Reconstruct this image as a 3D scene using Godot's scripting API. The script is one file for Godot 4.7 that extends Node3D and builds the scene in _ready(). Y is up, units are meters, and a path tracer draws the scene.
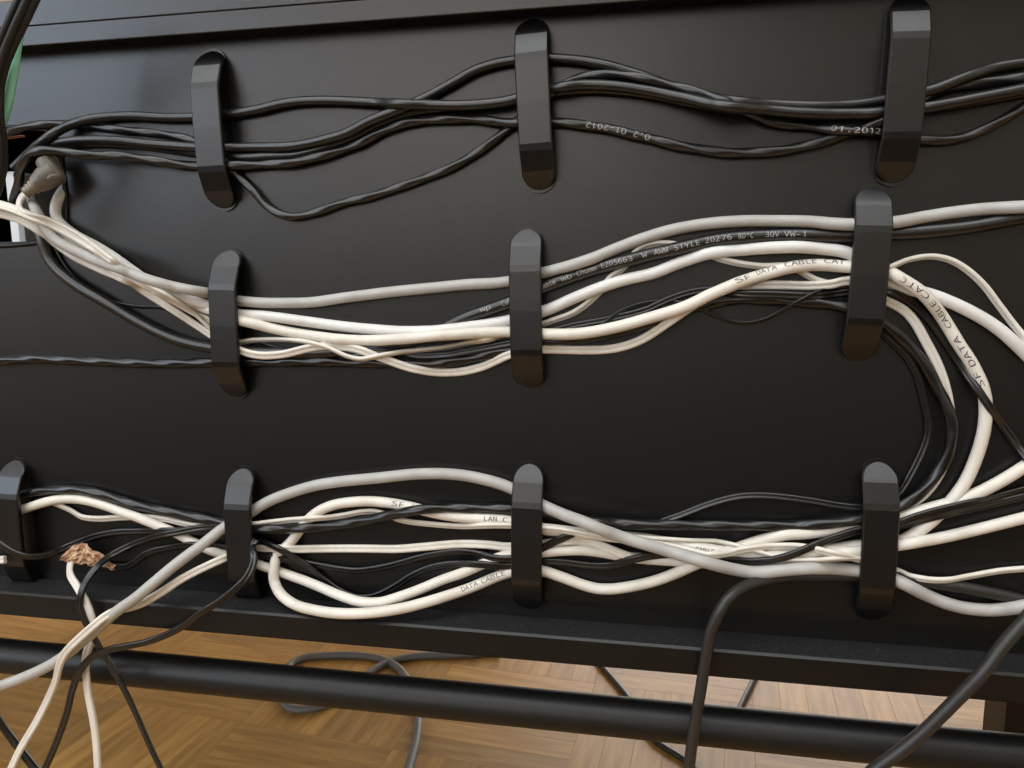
extends Node3D
# The cluttered rear of a low black steel bench: clips, data cables, twin wires, parquet floor below.

var mats := {}
var used := {}

func _ready() -> void:
	setup_view()
	setup_light()
	make_materials()
	build_room()
	build_bench()
	build_clips()
	build_cables()
	build_extras()

# ------------------------------------------------------------------ camera, sky, light
func setup_view() -> void:
	var cam := Camera3D.new()
	cam.name = "camera"
	cam.fov = 53.012
	cam.near = 0.01
	cam.far = 60.0
	var right := Vector3(0.98204, -0.00954, -0.18842)
	var up := Vector3(-0.01877, 0.98882, -0.14789)
	var back := Vector3(0.18773, 0.14878, 0.97089)
	cam.transform = Transform3D(Basis(right, up, back), Vector3(0.0, 0.36, 0.372))
	add_child(cam)
	cam.current = true

func setup_light() -> void:
	var env := Environment.new()
	env.tonemap_mode = Environment.TONE_MAPPER_LINEAR
	env.tonemap_exposure = 0.88
	env.background_mode = Environment.BG_SKY
	var sm := ProceduralSkyMaterial.new()
	sm.sky_top_color = Color(0.42, 0.56, 0.80)
	sm.sky_horizon_color = Color(0.80, 0.86, 0.94)
	sm.ground_horizon_color = Color(0.55, 0.55, 0.52)
	sm.ground_bottom_color = Color(0.35, 0.34, 0.32)
	sm.energy_multiplier = 1.6
	var sky := Sky.new()
	sky.sky_material = sm
	env.sky = sky
	env.ambient_light_source = Environment.AMBIENT_SOURCE_SKY
	env.sdfgi_enabled = true
	env.ssao_enabled = true
	env.ssil_enabled = true
	var we := WorldEnvironment.new()
	we.environment = env
	add_child(we)
	# daylight entering by the window beside the photographer
	window_light("window_daylight", Vector3(-2.36, 1.45, 2.3), Vector3(1, 0, 0), Vector2(1.8, 1.4), Color(0.86, 0.93, 1.0), 5.3)
	# daylight through the sheer-curtained window behind the photographer
	window_light("curtain_daylight", Vector3(-1.1, 1.5, 3.44), Vector3(0, 0, -1), Vector2(2.2, 1.5), Color(1.0, 0.94, 0.87), 3.6)
	# daylight entering by the balcony door on the far side of the bench
	window_light("balcony_daylight", Vector3(0.5, 1.12, -2.76), Vector3(0, 0, 1), Vector2(1.9, 2.1), Color(1.0, 0.97, 0.92), 5.6)

func window_light(called: String, at: Vector3, facing: Vector3, size: Vector2, col: Color, e: float) -> void:
	var l := AreaLight3D.new()
	l.name = called
	l.area_size = size
	l.light_color = col
	l.light_energy = e
	l.shadow_enabled = true
	l.area_range = 12.0
	l.area_attenuation = 2.0
	add_child(l)
	l.look_at_from_position(at, at + facing, Vector3.UP if absf(facing.y) < 0.5 else Vector3(0, 0, -1))

# ------------------------------------------------------------------ helpers
func numbered(n: String) -> String:
	var k: int = used.get(n, -1) + 1
	used[n] = k
	return n if k == 0 else "%s_%03d" % [n, k]

func tag(o: Node, label: String, category: String, group := "", kind := "") -> void:
	if label: o.set_meta("label", label)
	if category: o.set_meta("category", category)
	if group: o.set_meta("group", group)
	if kind: o.set_meta("kind", kind)

func put(called: String, mesh: Mesh, m: Material, parent: Node = null) -> MeshInstance3D:
	var o := MeshInstance3D.new()
	o.mesh = mesh
	o.material_override = m
	if parent == null:
		o.name = numbered(called)
		add_child(o)
	else:
		o.name = called
		parent.add_child(o, true)
	return o

func thing(called: String, at := Vector3.ZERO) -> Node3D:
	var o := Node3D.new()
	o.name = numbered(called)
	add_child(o)
	o.position = at
	return o

func std(col: Color, rough: float, spec := 0.5) -> StandardMaterial3D:
	var m := StandardMaterial3D.new()
	m.albedo_color = col
	m.roughness = rough
	m.metallic_specular = spec
	return m

func noise_tex(freq: float, seed_: int, ramp: Gradient = null, normal := false, bump := 2.0, size := 512) -> NoiseTexture2D:
	var n := FastNoiseLite.new()
	n.seed = seed_
	n.frequency = freq
	n.fractal_octaves = 4
	var t := NoiseTexture2D.new()
	t.width = size
	t.height = size
	t.seamless = true
	t.noise = n
	if ramp: t.color_ramp = ramp
	t.as_normal_map = normal
	t.bump_strength = bump
	return t

func ramp(stops: Array) -> Gradient:
	var g := Gradient.new()
	var o := PackedFloat32Array()
	var c := PackedColorArray()
	for s in stops:
		o.append(s[0]); c.append(s[1])
	g.offsets = o
	g.colors = c
	return g

func make_materials() -> void:
	# powder-coated sheet steel with a fine orange peel
	var p := std(Color(0.055, 0.053, 0.051), 0.33, 0.5)
	p.normal_enabled = true
	p.normal_texture = noise_tex(0.06, 5, null, true, 1.2)
	p.normal_scale = 0.12
	p.uv1_triplanar = true
	p.uv1_world_triplanar = true
	p.uv1_scale = Vector3(14, 14, 14)
	mats.panel = p
	var rl := std(Color(0.055, 0.052, 0.05), 0.38, 0.42)
	rl.albedo_texture = noise_tex(0.02, 12, ramp([[0.0, Color(0.85, 0.85, 0.85)], [1.0, Color(1, 1, 1)]]))
	rl.uv1_triplanar = true
	rl.uv1_world_triplanar = true
	rl.uv1_scale = Vector3(6, 6, 6)
	mats.rail = rl
	# dust lying on the ledge: sparse pale specks
	var du := std(Color(1, 1, 1), 0.6, 0.4)
	du.albedo_texture = noise_tex(0.16, 31, ramp([[0.0, Color(0.09, 0.09, 0.095)], [0.66, Color(0.115, 0.115, 0.12)], [0.78, Color(0.19, 0.19, 0.195)], [0.9, Color(0.42, 0.42, 0.42)]]))
	du.uv1_triplanar = true
	du.uv1_world_triplanar = true
	du.uv1_scale = Vector3(5, 5, 9)
	mats.dust = du
	mats.tube = std(Color(0.06, 0.058, 0.057), 0.45, 0.42)
	var cl := std(Color(0.045, 0.043, 0.043), 0.34, 0.53)
	cl.normal_enabled = true
	cl.normal_texture = noise_tex(0.09, 8, null, true, 1.0)
	cl.normal_scale = 0.15
	cl.uv1_triplanar = true
	cl.uv1_scale = Vector3(30, 60, 30)
	mats.clip = cl
	mats.blk = std(Color(0.05, 0.05, 0.05), 0.36, 0.6)
	mats.blk2 = std(Color(0.043, 0.045, 0.05), 0.3, 0.55)
	mats.blk3 = std(Color(0.17, 0.17, 0.17), 0.5, 0.4)
	mats.cord = std(Color(0.15, 0.145, 0.14), 0.42, 0.48)
	mats.cordgrey = std(Color(0.42, 0.42, 0.42), 0.5, 0.45)
	mats.grey = cable_skin(Color(0.70, 0.695, 0.68), 0.48)
	mats.white = cable_skin(Color(0.875, 0.872, 0.86), 0.45)
	mats.cream = cable_skin(Color(0.885, 0.865, 0.825), 0.45)
	mats.green = std(Color(0.60, 0.93, 0.83), 0.45)
	mats.ink = std(Color(0.24, 0.24, 0.26), 0.6)
	mats.ink_pale = std(Color(0.62, 0.61, 0.60), 0.6)
	mats.ink_white = std(Color(0.86, 0.86, 0.86), 0.6)
	mats.ink_grey = std(Color(0.45, 0.45, 0.45), 0.6)
	mats.plug = std(Color(0.43, 0.41, 0.375), 0.42)
	mats.plug_end = std(Color(0.56, 0.52, 0.46), 0.45)
	mats.copper = std(Color(0.55, 0.33, 0.20), 0.4)
	mats.copper.metallic = 0.8
	mats.adapter = std(Color(0.88, 0.89, 0.90), 0.4)
	var wall := std(Color(0.86, 0.83, 0.78), 0.9, 0.3)
	mats.wall = wall
	mats.ceiling = std(Color(0.90, 0.885, 0.86), 0.9, 0.3)
	mats.frame = std(Color(0.90, 0.90, 0.88), 0.4)
	var gl := std(Color(0.92, 0.96, 0.97, 0.06), 0.02)
	gl.transparency = BaseMaterial3D.TRANSPARENCY_ALPHA
	mats.glass = gl
	var rg := std(Color(1, 1, 1), 0.95, 0.2)
	rg.albedo_texture = noise_tex(0.2, 55, ramp([[0.2, Color(0.13, 0.10, 0.085)], [0.8, Color(0.23, 0.18, 0.15)]]), false, 2.0, 256)
	rg.uv1_triplanar = true
	rg.uv1_scale = Vector3(8, 8, 8)
	mats.rug = rg
	var lf := std(Color(1, 1, 1), 0.75, 0.3)
	lf.albedo_texture = noise_tex(0.03, 77, ramp([[0.25, Color(0.56, 0.42, 0.32)], [0.5, Color(0.70, 0.55, 0.43)], [0.8, Color(0.82, 0.71, 0.60)]]), false, 2.0, 128)
	mats.leaf = lf

func cable_skin(col: Color, rough: float) -> StandardMaterial3D:
	# PVC sheath with faint grubby mottling
	var m := std(col, rough, 0.5)
	m.albedo_texture = noise_tex(0.012, 41, ramp([[0.0, Color(0.90, 0.885, 0.865)], [0.5, Color(0.97, 0.965, 0.96)], [1.0, Color(1, 1, 1)]]))
	m.uv1_triplanar = true
	m.uv1_world_triplanar = true
	m.uv1_scale = Vector3(7, 7, 7)
	return m

# closed polyhedron from quads/triangles, flat or smooth
func box_mesh(size: Vector3, bevel := 0.0) -> ArrayMesh:
	var st := SurfaceTool.new()
	st.begin(Mesh.PRIMITIVE_TRIANGLES)
	st.set_smooth_group(-1)
	add_box(st, Vector3.ZERO, size, bevel)
	st.generate_normals()
	return st.commit()

func add_box(st: SurfaceTool, c: Vector3, size: Vector3, b := 0.0) -> void:
	# box whose edges and corners are chamfered by b
	var h := size * 0.5
	var i := h - Vector3(b, b, b)
	var faces := []
	for ax in 3:
		for s in [-1.0, 1.0]:
			var u := (ax + 1) % 3
			var v := (ax + 2) % 3
			var q := []
			for k in [[-1, -1], [1, -1], [1, 1], [-1, 1]]:
				var p := Vector3.ZERO
				p[ax] = h[ax] * s
				p[u] = i[u] * k[0]
				p[v] = i[v] * k[1]
				q.append(p)
			faces.append([q, sgn(ax, s)])
	if b > 0.0:
		for ax in 3:
			var u := (ax + 1) % 3
			var v := (ax + 2) % 3
			for a in [-1.0, 1.0]:
				for e in [-1.0, 1.0]:
					var q := []
					for k in [[-1.0, 0], [1.0, 0], [1.0, 1], [-1.0, 1]]:
						var p := Vector3.ZERO
						p[ax] = i[ax] * k[0]
						p[u] = (h[u] if k[1] == 0 else i[u]) * a
						p[v] = (i[v] if k[1] == 0 else h[v]) * e
						q.append(p)
					var n := Vector3.ZERO
					n[u] = a
					n[v] = e
					faces.append([q, n])
		for a in [-1.0, 1.0]:
			for e in [-1.0, 1.0]:
				for g in [-1.0, 1.0]:
					faces.append([[Vector3(h.x * a, i.y * e, i.z * g), Vector3(i.x * a, h.y * e, i.z * g), Vector3(i.x * a, i.y * e, h.z * g)], Vector3(a, e, g)])
	for f in faces:
		poly(st, f[0], f[1], c)

func sgn(ax: int, s: float) -> Vector3:
	var n := Vector3.ZERO
	n[ax] = s
	return n

func poly(st: SurfaceTool, q: Array, n: Vector3, c := Vector3.ZERO) -> void:
	# fan, wound clockwise seen from the side that n points to
	var fn: Vector3 = (q[1] - q[0]).cross(q[2] - q[0])
	var flip := fn.dot(n) > 0.0
	for k in range(1, q.size() - 1):
		st.add_vertex(c + q[0])
		st.add_vertex(c + (q[k + 1] if flip else q[k]))
		st.add_vertex(c + (q[k] if flip else q[k + 1]))

func part_box(called: String, lo: Vector3, hi: Vector3, m: Material, parent: Node, bevel := 0.0006) -> MeshInstance3D:
	var o := put(called, box_mesh(hi - lo, bevel), m, parent)
	var off: Vector3 = parent.position if parent is Node3D else Vector3.ZERO
	o.position = (lo + hi) * 0.5 - off
	return o

func lathe(profile: Array, from: Vector3, to: Vector3, sides := 28) -> ArrayMesh:
	# profile: [distance along the axis 0..1, radius]
	var ax := (to - from)
	var t := ax.normalized()
	var u := t.cross(Vector3(0.31, 0.87, 0.38)).normalized()
	var v := t.cross(u)
	var st := SurfaceTool.new()
	st.begin(Mesh.PRIMITIVE_TRIANGLES)
	for k in profile.size() - 1:
		var a = profile[k]
		var b = profile[k + 1]
		st.set_smooth_group(k)
		for i in sides:
			var t0 := TAU * i / sides
			var t1 := TAU * (i + 1) / sides
			var d0 := u * cos(t0) + v * sin(t0)
			var d1 := u * cos(t1) + v * sin(t1)
			var p: Array = [from + ax * a[0] + d0 * a[1], from + ax * b[0] + d0 * b[1], from + ax * b[0] + d1 * b[1], from + ax * a[0] + d1 * a[1]]
			var n: Vector3 = (d0 + d1) * (b[0] - a[0]) * ax.length() + t * (a[1] - b[1]) * 2.0
			if a[1] < 1e-7:
				poly(st, [p[0], p[1], p[2]], n)
			elif b[1] < 1e-7:
				poly(st, [p[0], p[1], p[3]], n)
			else:
				poly(st, p, n)
	st.generate_normals()
	return st.commit()

# ------------------------------------------------------------------ swept cables
func path_of(mm: Array, step := 0.0018) -> PackedVector3Array:
	var c := PackedVector3Array()
	for i in range(0, mm.size(), 3):
		c.append(Vector3(mm[i], mm[i + 1], mm[i + 2]) * 0.001)
	var out := PackedVector3Array()
	var n := c.size()
	for i in n - 1:
		var p0 := c[i - 1] if i > 0 else c[0] * 2.0 - c[1]
		var p1 := c[i]
		var p2 := c[i + 1]
		var p3 := c[i + 2] if i + 2 < n else c[n - 1] * 2.0 - c[n - 2]
		var d := p1.distance_to(p2)
		var d0 := p0.distance_to(p1) + 1e-6
		var d2 := p2.distance_to(p3) + 1e-6
		var m1 := ((p1 - p0) / d0 * d + (p2 - p1) / d * d0) / (d0 + d) * d
		var m2 := ((p2 - p1) / d * d2 + (p3 - p2) / d2 * d) / (d2 + d) * d
		var k := maxi(1, int(ceil(d / step)))
		for j in k:
			var t := float(j) / k
			var t2 := t * t
			var t3 := t2 * t
			out.append(p1 * (2 * t3 - 3 * t2 + 1) + m1 * (t3 - 2 * t2 + t) + p2 * (3 * t2 - 2 * t3) + m2 * (t3 - t2))
	out.append(c[n - 1])
	return out

# tangent, facing normal (towards the room) and side vector at every point
func frames(p: PackedVector3Array, facing: Vector3) -> Array:
	var T := PackedVector3Array()
	var N := PackedVector3Array()
	var B := PackedVector3Array()
	var last := Vector3(0, 1, 0)
	for i in p.size():
		var t := (p[mini(i + 1, p.size() - 1)] - p[maxi(i - 1, 0)]).normalized()
		var n := facing - t * facing.dot(t)
		n = last - t * last.dot(t) if n.length() < 0.25 else n
		n = n.normalized()
		last = n
		T.append(t)
		N.append(n)
		B.append(n.cross(t).normalized())
	return [T, N, B]

func section(kind: String, r: float) -> PackedVector2Array:
	var s := PackedVector2Array()
	if kind == "twin":
		# two round cores moulded side by side with a groove between
		var off := r * 0.92
		for side in [1.0, -1.0]:
			for k in 11:
				var a: float = lerpf(-2.30, 2.30, k / 10.0)
				s.append(Vector2(side * (off + r * cos(a)), side * r * sin(a)))
	else:
		for k in 16:
			var a := TAU * k / 16.0
			s.append(Vector2(cos(a), sin(a)) * r)
	return s

func sweep(p: PackedVector3Array, fr: Array, kind: String, r: float, roll_deg: float) -> ArrayMesh:
	var sec := section(kind, r)
	var m := sec.size()
	var n := p.size()
	var V := PackedVector3Array()
	var NN := PackedVector3Array()
	var I := PackedInt32Array()
	# outward normals of the section
	var sn := PackedVector2Array()
	for k in m:
		var d := sec[(k + 1) % m] - sec[(k + m - 1) % m]
		sn.append(Vector2(d.y, -d.x).normalized())
	var s := 0.0
	for i in n:
		if i > 0: s += p[i].distance_to(p[i - 1])
		var b: Vector3 = fr[2][i]
		var nv: Vector3 = fr[1][i]
		var roll := deg_to_rad(roll_deg)
		if kind == "twin":
			roll += 0.14 * sin(s * 21.0 + r * 9000.0)
		var cr := cos(roll)
		var sr := sin(roll)
		for k in m:
			var q := sec[k]
			var w := sn[k]
			if kind == "twist":
				# cores laid up in a helix show through the thin sheath
				var a := TAU * k / m
				var f := 1.0 + 0.075 * cos(3.0 * a - s * 290.0)
				q *= f
				var g := 0.075 * 3.0 * sin(3.0 * a - s * 290.0)
				w = (w + Vector2(-w.y, w.x) * g).normalized()
			var x := q.x * cr - q.y * sr
			var y := q.x * sr + q.y * cr
			V.append(p[i] + b * x + nv * y)
			NN.append((b * (w.x * cr - w.y * sr) + nv * (w.x * sr + w.y * cr)).normalized())
	for i in n - 1:
		for k in m:
			var a := i * m + k
			var c := i * m + (k + 1) % m
			I.append_array(PackedInt32Array([a, a + m, c, c, a + m, c + m]))
	for e in 2:
		var base := (n - 1) * m * e
		var t: Vector3 = fr[0][(n - 1) * e] * (1.0 if e else -1.0)
		var v0 := V.size()
		for k in m:
			V.append(V[base + k])
			NN.append(t)
		for k in range(1, m - 1):
			I.append_array(PackedInt32Array([v0, v0 + k + e, v0 + k + 1 - e]))
	var arr := []
	arr.resize(Mesh.ARRAY_MAX)
	arr[Mesh.ARRAY_VERTEX] = V
	arr[Mesh.ARRAY_NORMAL] = NN
	arr[Mesh.ARRAY_INDEX] = I
	var am := ArrayMesh.new()
	am.add_surface_from_arrays(Mesh.PRIMITIVE_TRIANGLES, arr)
	return am

var runs := {}

func cable(key: String, called: String, label: String, kind: String, r_mm: float, mat: String, roll: float, mm: Array, parent: Node = null, facing := Vector3(0, 0, 1)) -> MeshInstance3D:
	var p := path_of(mm)
	var fr := frames(p, facing)
	var o := put(called, sweep(p, fr, kind, r_mm * 0.001, roll), mats[mat], parent)
	if parent == null:
		tag(o, label, "cable")
	runs[key] = {"node": o, "p": p, "fr": fr, "r": r_mm * 0.001 * (1.08 if kind == "twist" else 1.0)}
	return o

# lettering printed on a sheath: glyph outlines laid on its curved surface
func lettering(key: String, text: String, start_mm: float, size_mm: float, angle_deg: float, turned: bool, ink: String, length_mm: float) -> void:
	var run = runs[key]
	var tm := TextMesh.new()
	tm.text = text
	var f := SystemFont.new()
	f.font_names = PackedStringArray(["Droid Sans Mono"])
	tm.font = f
	tm.font_size = 32
	tm.pixel_size = size_mm * 0.001 / 24.0
	tm.depth = 0.0
	tm.curve_step = 4.0
	tm.horizontal_alignment = HORIZONTAL_ALIGNMENT_LEFT
	var arr := tm.get_mesh_arrays()
	var v: PackedVector3Array = arr[Mesh.ARRAY_VERTEX]
	var ix: PackedInt32Array = arr[Mesh.ARRAY_INDEX]
	var lo := Vector2(1e9, 1e9)
	var hi := -lo
	for q in v:
		lo = lo.min(Vector2(q.x, q.y))
		hi = hi.max(Vector2(q.x, q.y))
	var spread := length_mm * 0.001 / (hi.x - lo.x)
	var p: PackedVector3Array = run.p
	var cum := PackedFloat32Array([0.0])
	for i in range(1, p.size()):
		cum.append(cum[i - 1] + p[i].distance_to(p[i - 1]))
	var tris := []
	for k in range(0, ix.size(), 3):
		var a := v[ix[k]]
		var b := v[ix[k + 1]]
		var c := v[ix[k + 2]]
		if absf(a.z) > 1e-5 and a.z < 0: continue
		tris.append([Vector2(a.x, a.y), Vector2(b.x, b.y), Vector2(c.x, c.y)])
	for round_ in 5:
		var nx := []
		for t in tris:
			var e := [t[0].distance_to(t[1]), t[1].distance_to(t[2]), t[2].distance_to(t[0])]
			var j := e.find(e.max())
			if e[j] < 0.0006:
				nx.append(t)
				continue
			var m: Vector2 = (t[j] + t[(j + 1) % 3]) * 0.5
			nx.append([t[j], m, t[(j + 2) % 3]])
			nx.append([m, t[(j + 1) % 3], t[(j + 2) % 3]])
		tris = nx
	var st := SurfaceTool.new()
	st.begin(Mesh.PRIMITIVE_TRIANGLES)
	var mid := (lo.y + hi.y) * 0.5
	var rr: float = run.r + 0.00006
	for t in tris:
		for q in t:
			var x: float = (q.x - lo.x) * spread
			var y: float = q.y - mid
			if turned:
				x = (hi.x - lo.x) * spread - x
				y = -y
			var s := start_mm * 0.001 + x
			var i := clampi(cum.bsearch(s) - 1, 0, p.size() - 2)
			var f2 := clampf((s - cum[i]) / maxf(cum[i + 1] - cum[i], 1e-7), 0.0, 1.0)
			var c := p[i].lerp(p[i + 1], f2)
			var nn: Vector3 = run.fr[1][i].lerp(run.fr[1][i + 1], f2)
			var bb: Vector3 = run.fr[2][i].lerp(run.fr[2][i + 1], f2)
			var th: float = deg_to_rad(angle_deg) + y / float(run.r)
			var d := (nn * cos(th) + bb * sin(th)).normalized()
			st.set_normal(d)
			st.add_vertex(c + d * rr)
	put("printed_lettering", st.commit(), mats[ink], run.node)

# ------------------------------------------------------------------ room
func slab(called: String, lo: Vector3, hi: Vector3, m: Material) -> MeshInstance3D:
	var o := put(called, box_mesh(hi - lo), m)
	o.position = (lo + hi) * 0.5
	o.set_meta("kind", "structure")
	return o

func wall_with_opening(called: String, along_x: bool, at: float, thick: float, a0: float, a1: float, h: float, o0: float, o1: float, y0: float, y1: float) -> void:
	var st := SurfaceTool.new()
	st.begin(Mesh.PRIMITIVE_TRIANGLES)
	st.set_smooth_group(-1)
	for b in [[a0, o0, 0.0, h], [o1, a1, 0.0, h], [o0, o1, 0.0, y0], [o0, o1, y1, h]]:
		if b[3] - b[2] < 0.001: continue
		var c := Vector3((b[0] + b[1]) * 0.5, (b[2] + b[3]) * 0.5, at)
		var s := Vector3(b[1] - b[0], b[3] - b[2], thick)
		if not along_x:
			c = Vector3(at, c.y, c.x)
			s = Vector3(thick, s.y, s.x)
		add_box(st, c, s)
	st.generate_normals()
	put(called, st.commit(), mats.wall).set_meta("kind", "structure")

func window_unit(called: String, along_x: bool, at: float, a0: float, a1: float, y0: float, y1: float) -> void:
	var w := thing(called)
	w.set_meta("kind", "structure")
	var t := 0.05
	var mid := (a0 + a1) * 0.5
	for b in [[a0, a1, y0, y0 + t], [a0, a1, y1 - t, y1], [a0, a0 + t, y0 + t, y1 - t], [a1 - t, a1, y0 + t, y1 - t], [mid - t * 0.6, mid + t * 0.6, y0 + t, y1 - t]]:
		var lo := Vector3(b[0], b[2], at - 0.03)
		var hi := Vector3(b[1], b[3], at + 0.03)
		if not along_x:
			lo = Vector3(at - 0.03, b[2], b[0])
			hi = Vector3(at + 0.03, b[3], b[1])
		part_box("window_frame", lo, hi, mats.frame, w, 0.003)
	for g in [[a0 + t, mid - t * 0.6], [mid + t * 0.6, a1 - t]]:
		var lo := Vector3(g[0], y0 + t, at - 0.003)
		var hi := Vector3(g[1], y1 - t, at + 0.003)
		if not along_x:
			lo = Vector3(at - 0.003, y0 + t, g[0])
			hi = Vector3(at + 0.003, y1 - t, g[1])
		part_box("pane", lo, hi, mats.glass, w, 0.0)

func build_room() -> void:
	wall_with_opening("wall_left", false, -2.5, 0.2, -2.9, 3.7, 2.5, 2.3 - 1.8 * 0.5, 2.3 + 1.8 * 0.5, 0.75, 2.15)
	window_unit("window_1", false, -2.5, 2.3 - 1.8 * 0.5, 2.3 + 1.8 * 0.5, 0.75, 2.15)
	wall_with_opening("wall_back", true, -2.9, 0.2, -2.6, 2.4, 2.5, -0.45, 1.45, 0.06, 2.18)
	window_unit("window_2", true, -2.9, -0.45, 1.45, 0.06, 2.18)
	slab("wall_right", Vector3(2.2, 0, -3.0), Vector3(2.4, 2.5, 3.7), mats.wall)
	wall_with_opening("wall_front", true, 3.6, 0.2, -2.6, 2.4, 2.5, -1.1 - 2.2 * 0.5, -1.1 + 2.2 * 0.5, 0.75, 2.25)
	window_unit("window_3", true, 3.6, -1.1 - 2.2 * 0.5, -1.1 + 2.2 * 0.5, 0.75, 2.25)
	slab("ceiling", Vector3(-2.6, 2.5, -3.0), Vector3(2.4, 2.6, 3.7), mats.ceiling)
	build_floor()
	# unseen dark rug, added to darken what the low part of the panel mirrors
	var rug := put("added_floor_rug", box_mesh(Vector3(3.6, 0.012, 2.95), 0.003), mats.rug)
	rug.position = Vector3(-0.2, 0.006, 1.88)
	tag(rug, "dark brown woven rug, unseen, added on the parquet in front of the bench", "rug")
	# flush light panel on the ceiling over the photographer
	var lamp := thing("ceiling_lamp", Vector3(-0.4, 2.5, 1.2))
	tag(lamp, "large flat white panel lamp on the ceiling", "lamp")
	var lw := Vector2(3.0, 1.8)
	put("housing", box_mesh(Vector3(lw.x + 0.06, 0.05, lw.y + 0.06), 0.004), mats.frame, lamp).position = Vector3(0, -0.025, 0)
	var gm := std(Color(0.9, 0.9, 0.88), 0.6)
	gm.emission_enabled = true
	gm.emission = Color(0.97, 0.99, 1.0)
	gm.emission_energy_multiplier = 1.0
	put("diffuser", box_mesh(Vector3(lw.x, 0.006, lw.y), 0.0), gm, lamp).position = Vector3(0, -0.053, 0)
	window_light("lamp_glow", Vector3(-0.4, 2.438, 1.2), Vector3(0, -1, 0), lw, Color(0.97, 0.99, 1.0), 5.6)

func wood(seed_: int, dark: Color, mid: Color, pale: Color) -> StandardMaterial3D:
	# oak finger: stretched grain over a slow change of tone, satin lacquer
	var n := FastNoiseLite.new()
	n.seed = seed_
	n.frequency = 0.018
	n.fractal_octaves = 5
	var t := NoiseTexture2D.new()
	t.width = 256
	t.height = 256
	t.seamless = true
	t.noise = n
	t.color_ramp = ramp([[0.2, dark], [0.5, mid], [0.8, pale]])
	var m := StandardMaterial3D.new()
	m.albedo_texture = t
	m.roughness = 0.4
	m.metallic_specular = 0.5
	m.uv1_triplanar = true
	m.uv1_scale = Vector3(2.2, 22.0, 22.0)
	m.uv1_offset = Vector3(seed_ * 0.37, seed_ * 0.13, seed_ * 0.71)
	return m

func build_floor() -> void:
	var f := thing("floor")
	f.set_meta("kind", "structure")
	var woods := []
	var tones := [[0.64, 0.70, 0.74], [0.59, 0.65, 0.70], [0.68, 0.74, 0.78], [0.62, 0.67, 0.72], [0.56, 0.62, 0.67], [0.66, 0.71, 0.76]]
	for i in tones.size():
		var t = tones[i]
		woods.append(wood(i + 3, Color(t[0], t[0] * 0.735, t[0] * 0.37), Color(t[1], t[1] * 0.755, t[1] * 0.40), Color(t[2], t[2] * 0.775, t[2] * 0.44)))
	var sub := wood(21, Color(0.59, 0.43, 0.22), Color(0.65, 0.49, 0.26), Color(0.71, 0.55, 0.31))
	part_box("subfloor", Vector3(-2.6, -0.12, -3.0), Vector3(2.4, -0.008, 3.7), sub, f, 0.0)
	# mosaic parquet: squares of six fingers, turned a quarter from one square to the next
	var a := deg_to_rad(5)
	var ux := Vector3(cos(a), 0, sin(a))
	var uz := Vector3(-sin(a), 0, cos(a))
	var cell := 0.132
	var fw := cell / 6.0
	var finger := box_mesh(Vector3(cell - 0.0001, 0.008, fw - 0.0001), 0.0001)
	var rng := RandomNumberGenerator.new()
	rng.seed = 11
	var rest := SurfaceTool.new()
	rest.begin(Mesh.PRIMITIVE_TRIANGLES)
	rest.set_smooth_group(-1)
	for i in range(-14, 15):
		for j in range(-14, 15):
			var o := ux * (i * cell + 0.03) + uz * (j * cell + 0.02) + Vector3(-0.15, -0.004, -0.22)
			var seen: bool = o.x > -0.80 and o.x < 0.50 and o.z > -0.46 and o.z < 0.02
			for k in 6:
				var d := (k - 2.5) * fw
				var across := (i + j) % 2 != 0
				var at := o + (ux if across else uz) * d
				var turn := -a + (PI * 0.5 if across else 0.0)
				var pick := rng.randi() % woods.size()
				if not seen: continue
				var q := put("parquet_finger", finger, woods[pick], f)
				q.position = at
				q.rotation.y = turn
	# beyond the fingers that can be told apart the parquet goes on as one sheet
	for b in [[-2.6, 2.4, 0.085, 3.7], [-2.6, 2.4, -3.0, -0.53], [-2.6, -0.93, -0.53, 0.085], [0.59, 2.4, -0.53, 0.085]]:
		part_box("parquet_sheet", Vector3(b[0], -0.008, b[2]), Vector3(b[1], -0.0003, b[3]), sub, f, 0.0)

# ------------------------------------------------------------------ bench
const X0 := -0.74
const X1 := 0.300
const ZB := -0.24

func stadium(len_: float, w: float, n := 12) -> PackedVector2Array:
	var p := PackedVector2Array()
	var r := w * 0.5
	var c := len_ * 0.5 - r
	for k in n + 1:
		var a := PI * k / n
		p.append(Vector2(cos(a) * r, c + sin(a) * r))
	for k in n + 1:
		var a := PI + PI * k / n
		p.append(Vector2(cos(a) * r, -c + sin(a) * r))
	return p

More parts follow.
